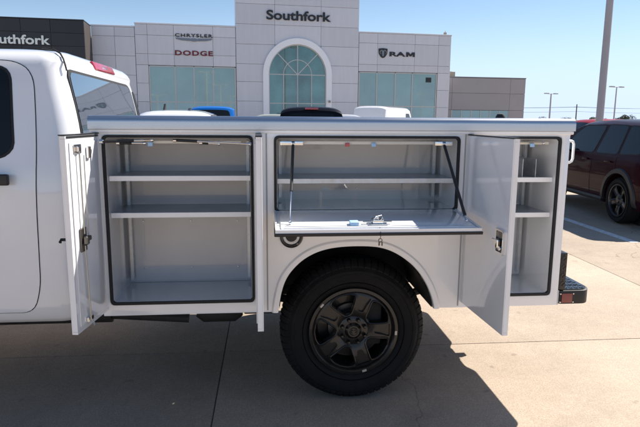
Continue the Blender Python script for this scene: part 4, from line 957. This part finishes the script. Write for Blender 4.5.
for i in range(2):
    a, b = seq[i], seq[i+1]
    for dx, dz in ((-.9, -.6), (.9, -.6), (0, -1.6)):
        pts = []
        for k in range(17): t_ = k/16; pts.append((a[0]+(b[0]-a[0])*t_+dx, a[1]+(b[1]-a[1])*t_, a[2]+(b[2]-a[2])*t_-.3+dz-1.1*4*t_*(1-t_)*.6))
        tube(Wb, pts, .022, 5)
tag(obj('power_lines', Wb, GAP), 'thin power lines strung between the utility poles beyond the lot', 'wires')
LEAF = mat('foliage', (.10, .11, .06), .8, var=.35, scale=.8); BARK = mat('bark', (.10, .08, .06), .9)
def tree_meshes(seed):
    rnd = random.Random(seed); t = bmesh.new()
    blobs = [(rnd.uniform(-1.6, 1.6), rnd.uniform(-1.6, 1.6), rnd.uniform(2.0, 3.9), rnd.uniform(.7, 1.3)) for _ in range(9)]
    for b in blobs:
        for k in range(70):
            d = Vector((rnd.gauss(0, 1), rnd.gauss(0, 1), rnd.gauss(0, .8))).normalized()*b[3]*rnd.uniform(.6, 1.05); c = Vector(b[:3])+d
            u = Vector((rnd.gauss(0, 1), rnd.gauss(0, 1), rnd.gauss(0, 1))).normalized()*.16; v = u.orthogonal().normalized()*.16
            t.faces.new([t.verts.new(c+q) for q in (u, v, -u, -v)])
    b2 = NB(); tube(b2, [(0, 0, 0), (.05, 0, 1.2), (.1, .05, 2.2), (.2, .1, 3.2)], [.18, .14, .10, .04], 8)
    for k in range(4): a = k*1.6; tube(b2, [(.1, .05, 1.8+.2*k), (.9*cos(a), .9*sin(a), 2.8+.2*k)], [.07, .02], 6)
    return t, b2
protos = []
for s in range(3): protos.append(tree_meshes(s))
pm = []
for (a, b) in protos:
    m1 = bpy.data.meshes.new('crown'); a.to_mesh(m1); a.free(); m1.materials.append(LEAF); m2 = bpy.data.meshes.new('trunk'); b.to_mesh(m2); b.free(); m2.materials.append(BARK); pm.append((m1, m2))
k = 0; rnd = random.Random(11)
def far_tree(x, y, s, label, group='trees along the far edge of the lot'):
    global k
    Tt = empty('tree', (x, y, -.3), rnd.uniform(0, 6)); Tt.scale = (s*1.3, s*1.3, s); tag(Tt, label, 'tree', group); m1, m2 = pm[k % 3]; k += 1
    inst('crown', m1, Tt); inst('trunk', m2, Tt)
for i in range(14):
    far_tree(64+i*4.6+rnd.uniform(-1, 1), 150-i*1.2+rnd.uniform(-6, 6), rnd.uniform(.45, .68), 'low distant tree on the skyline right of the low taupe annexe')
for i in range(10):
    far_tree(94+i*5+rnd.uniform(-1, 1), 150-i*2+rnd.uniform(-4, 4), rnd.uniform(.5, .75), 'rounded distant tree on the skyline around the thick light pole', 'trees on the skyline beyond the SUV')
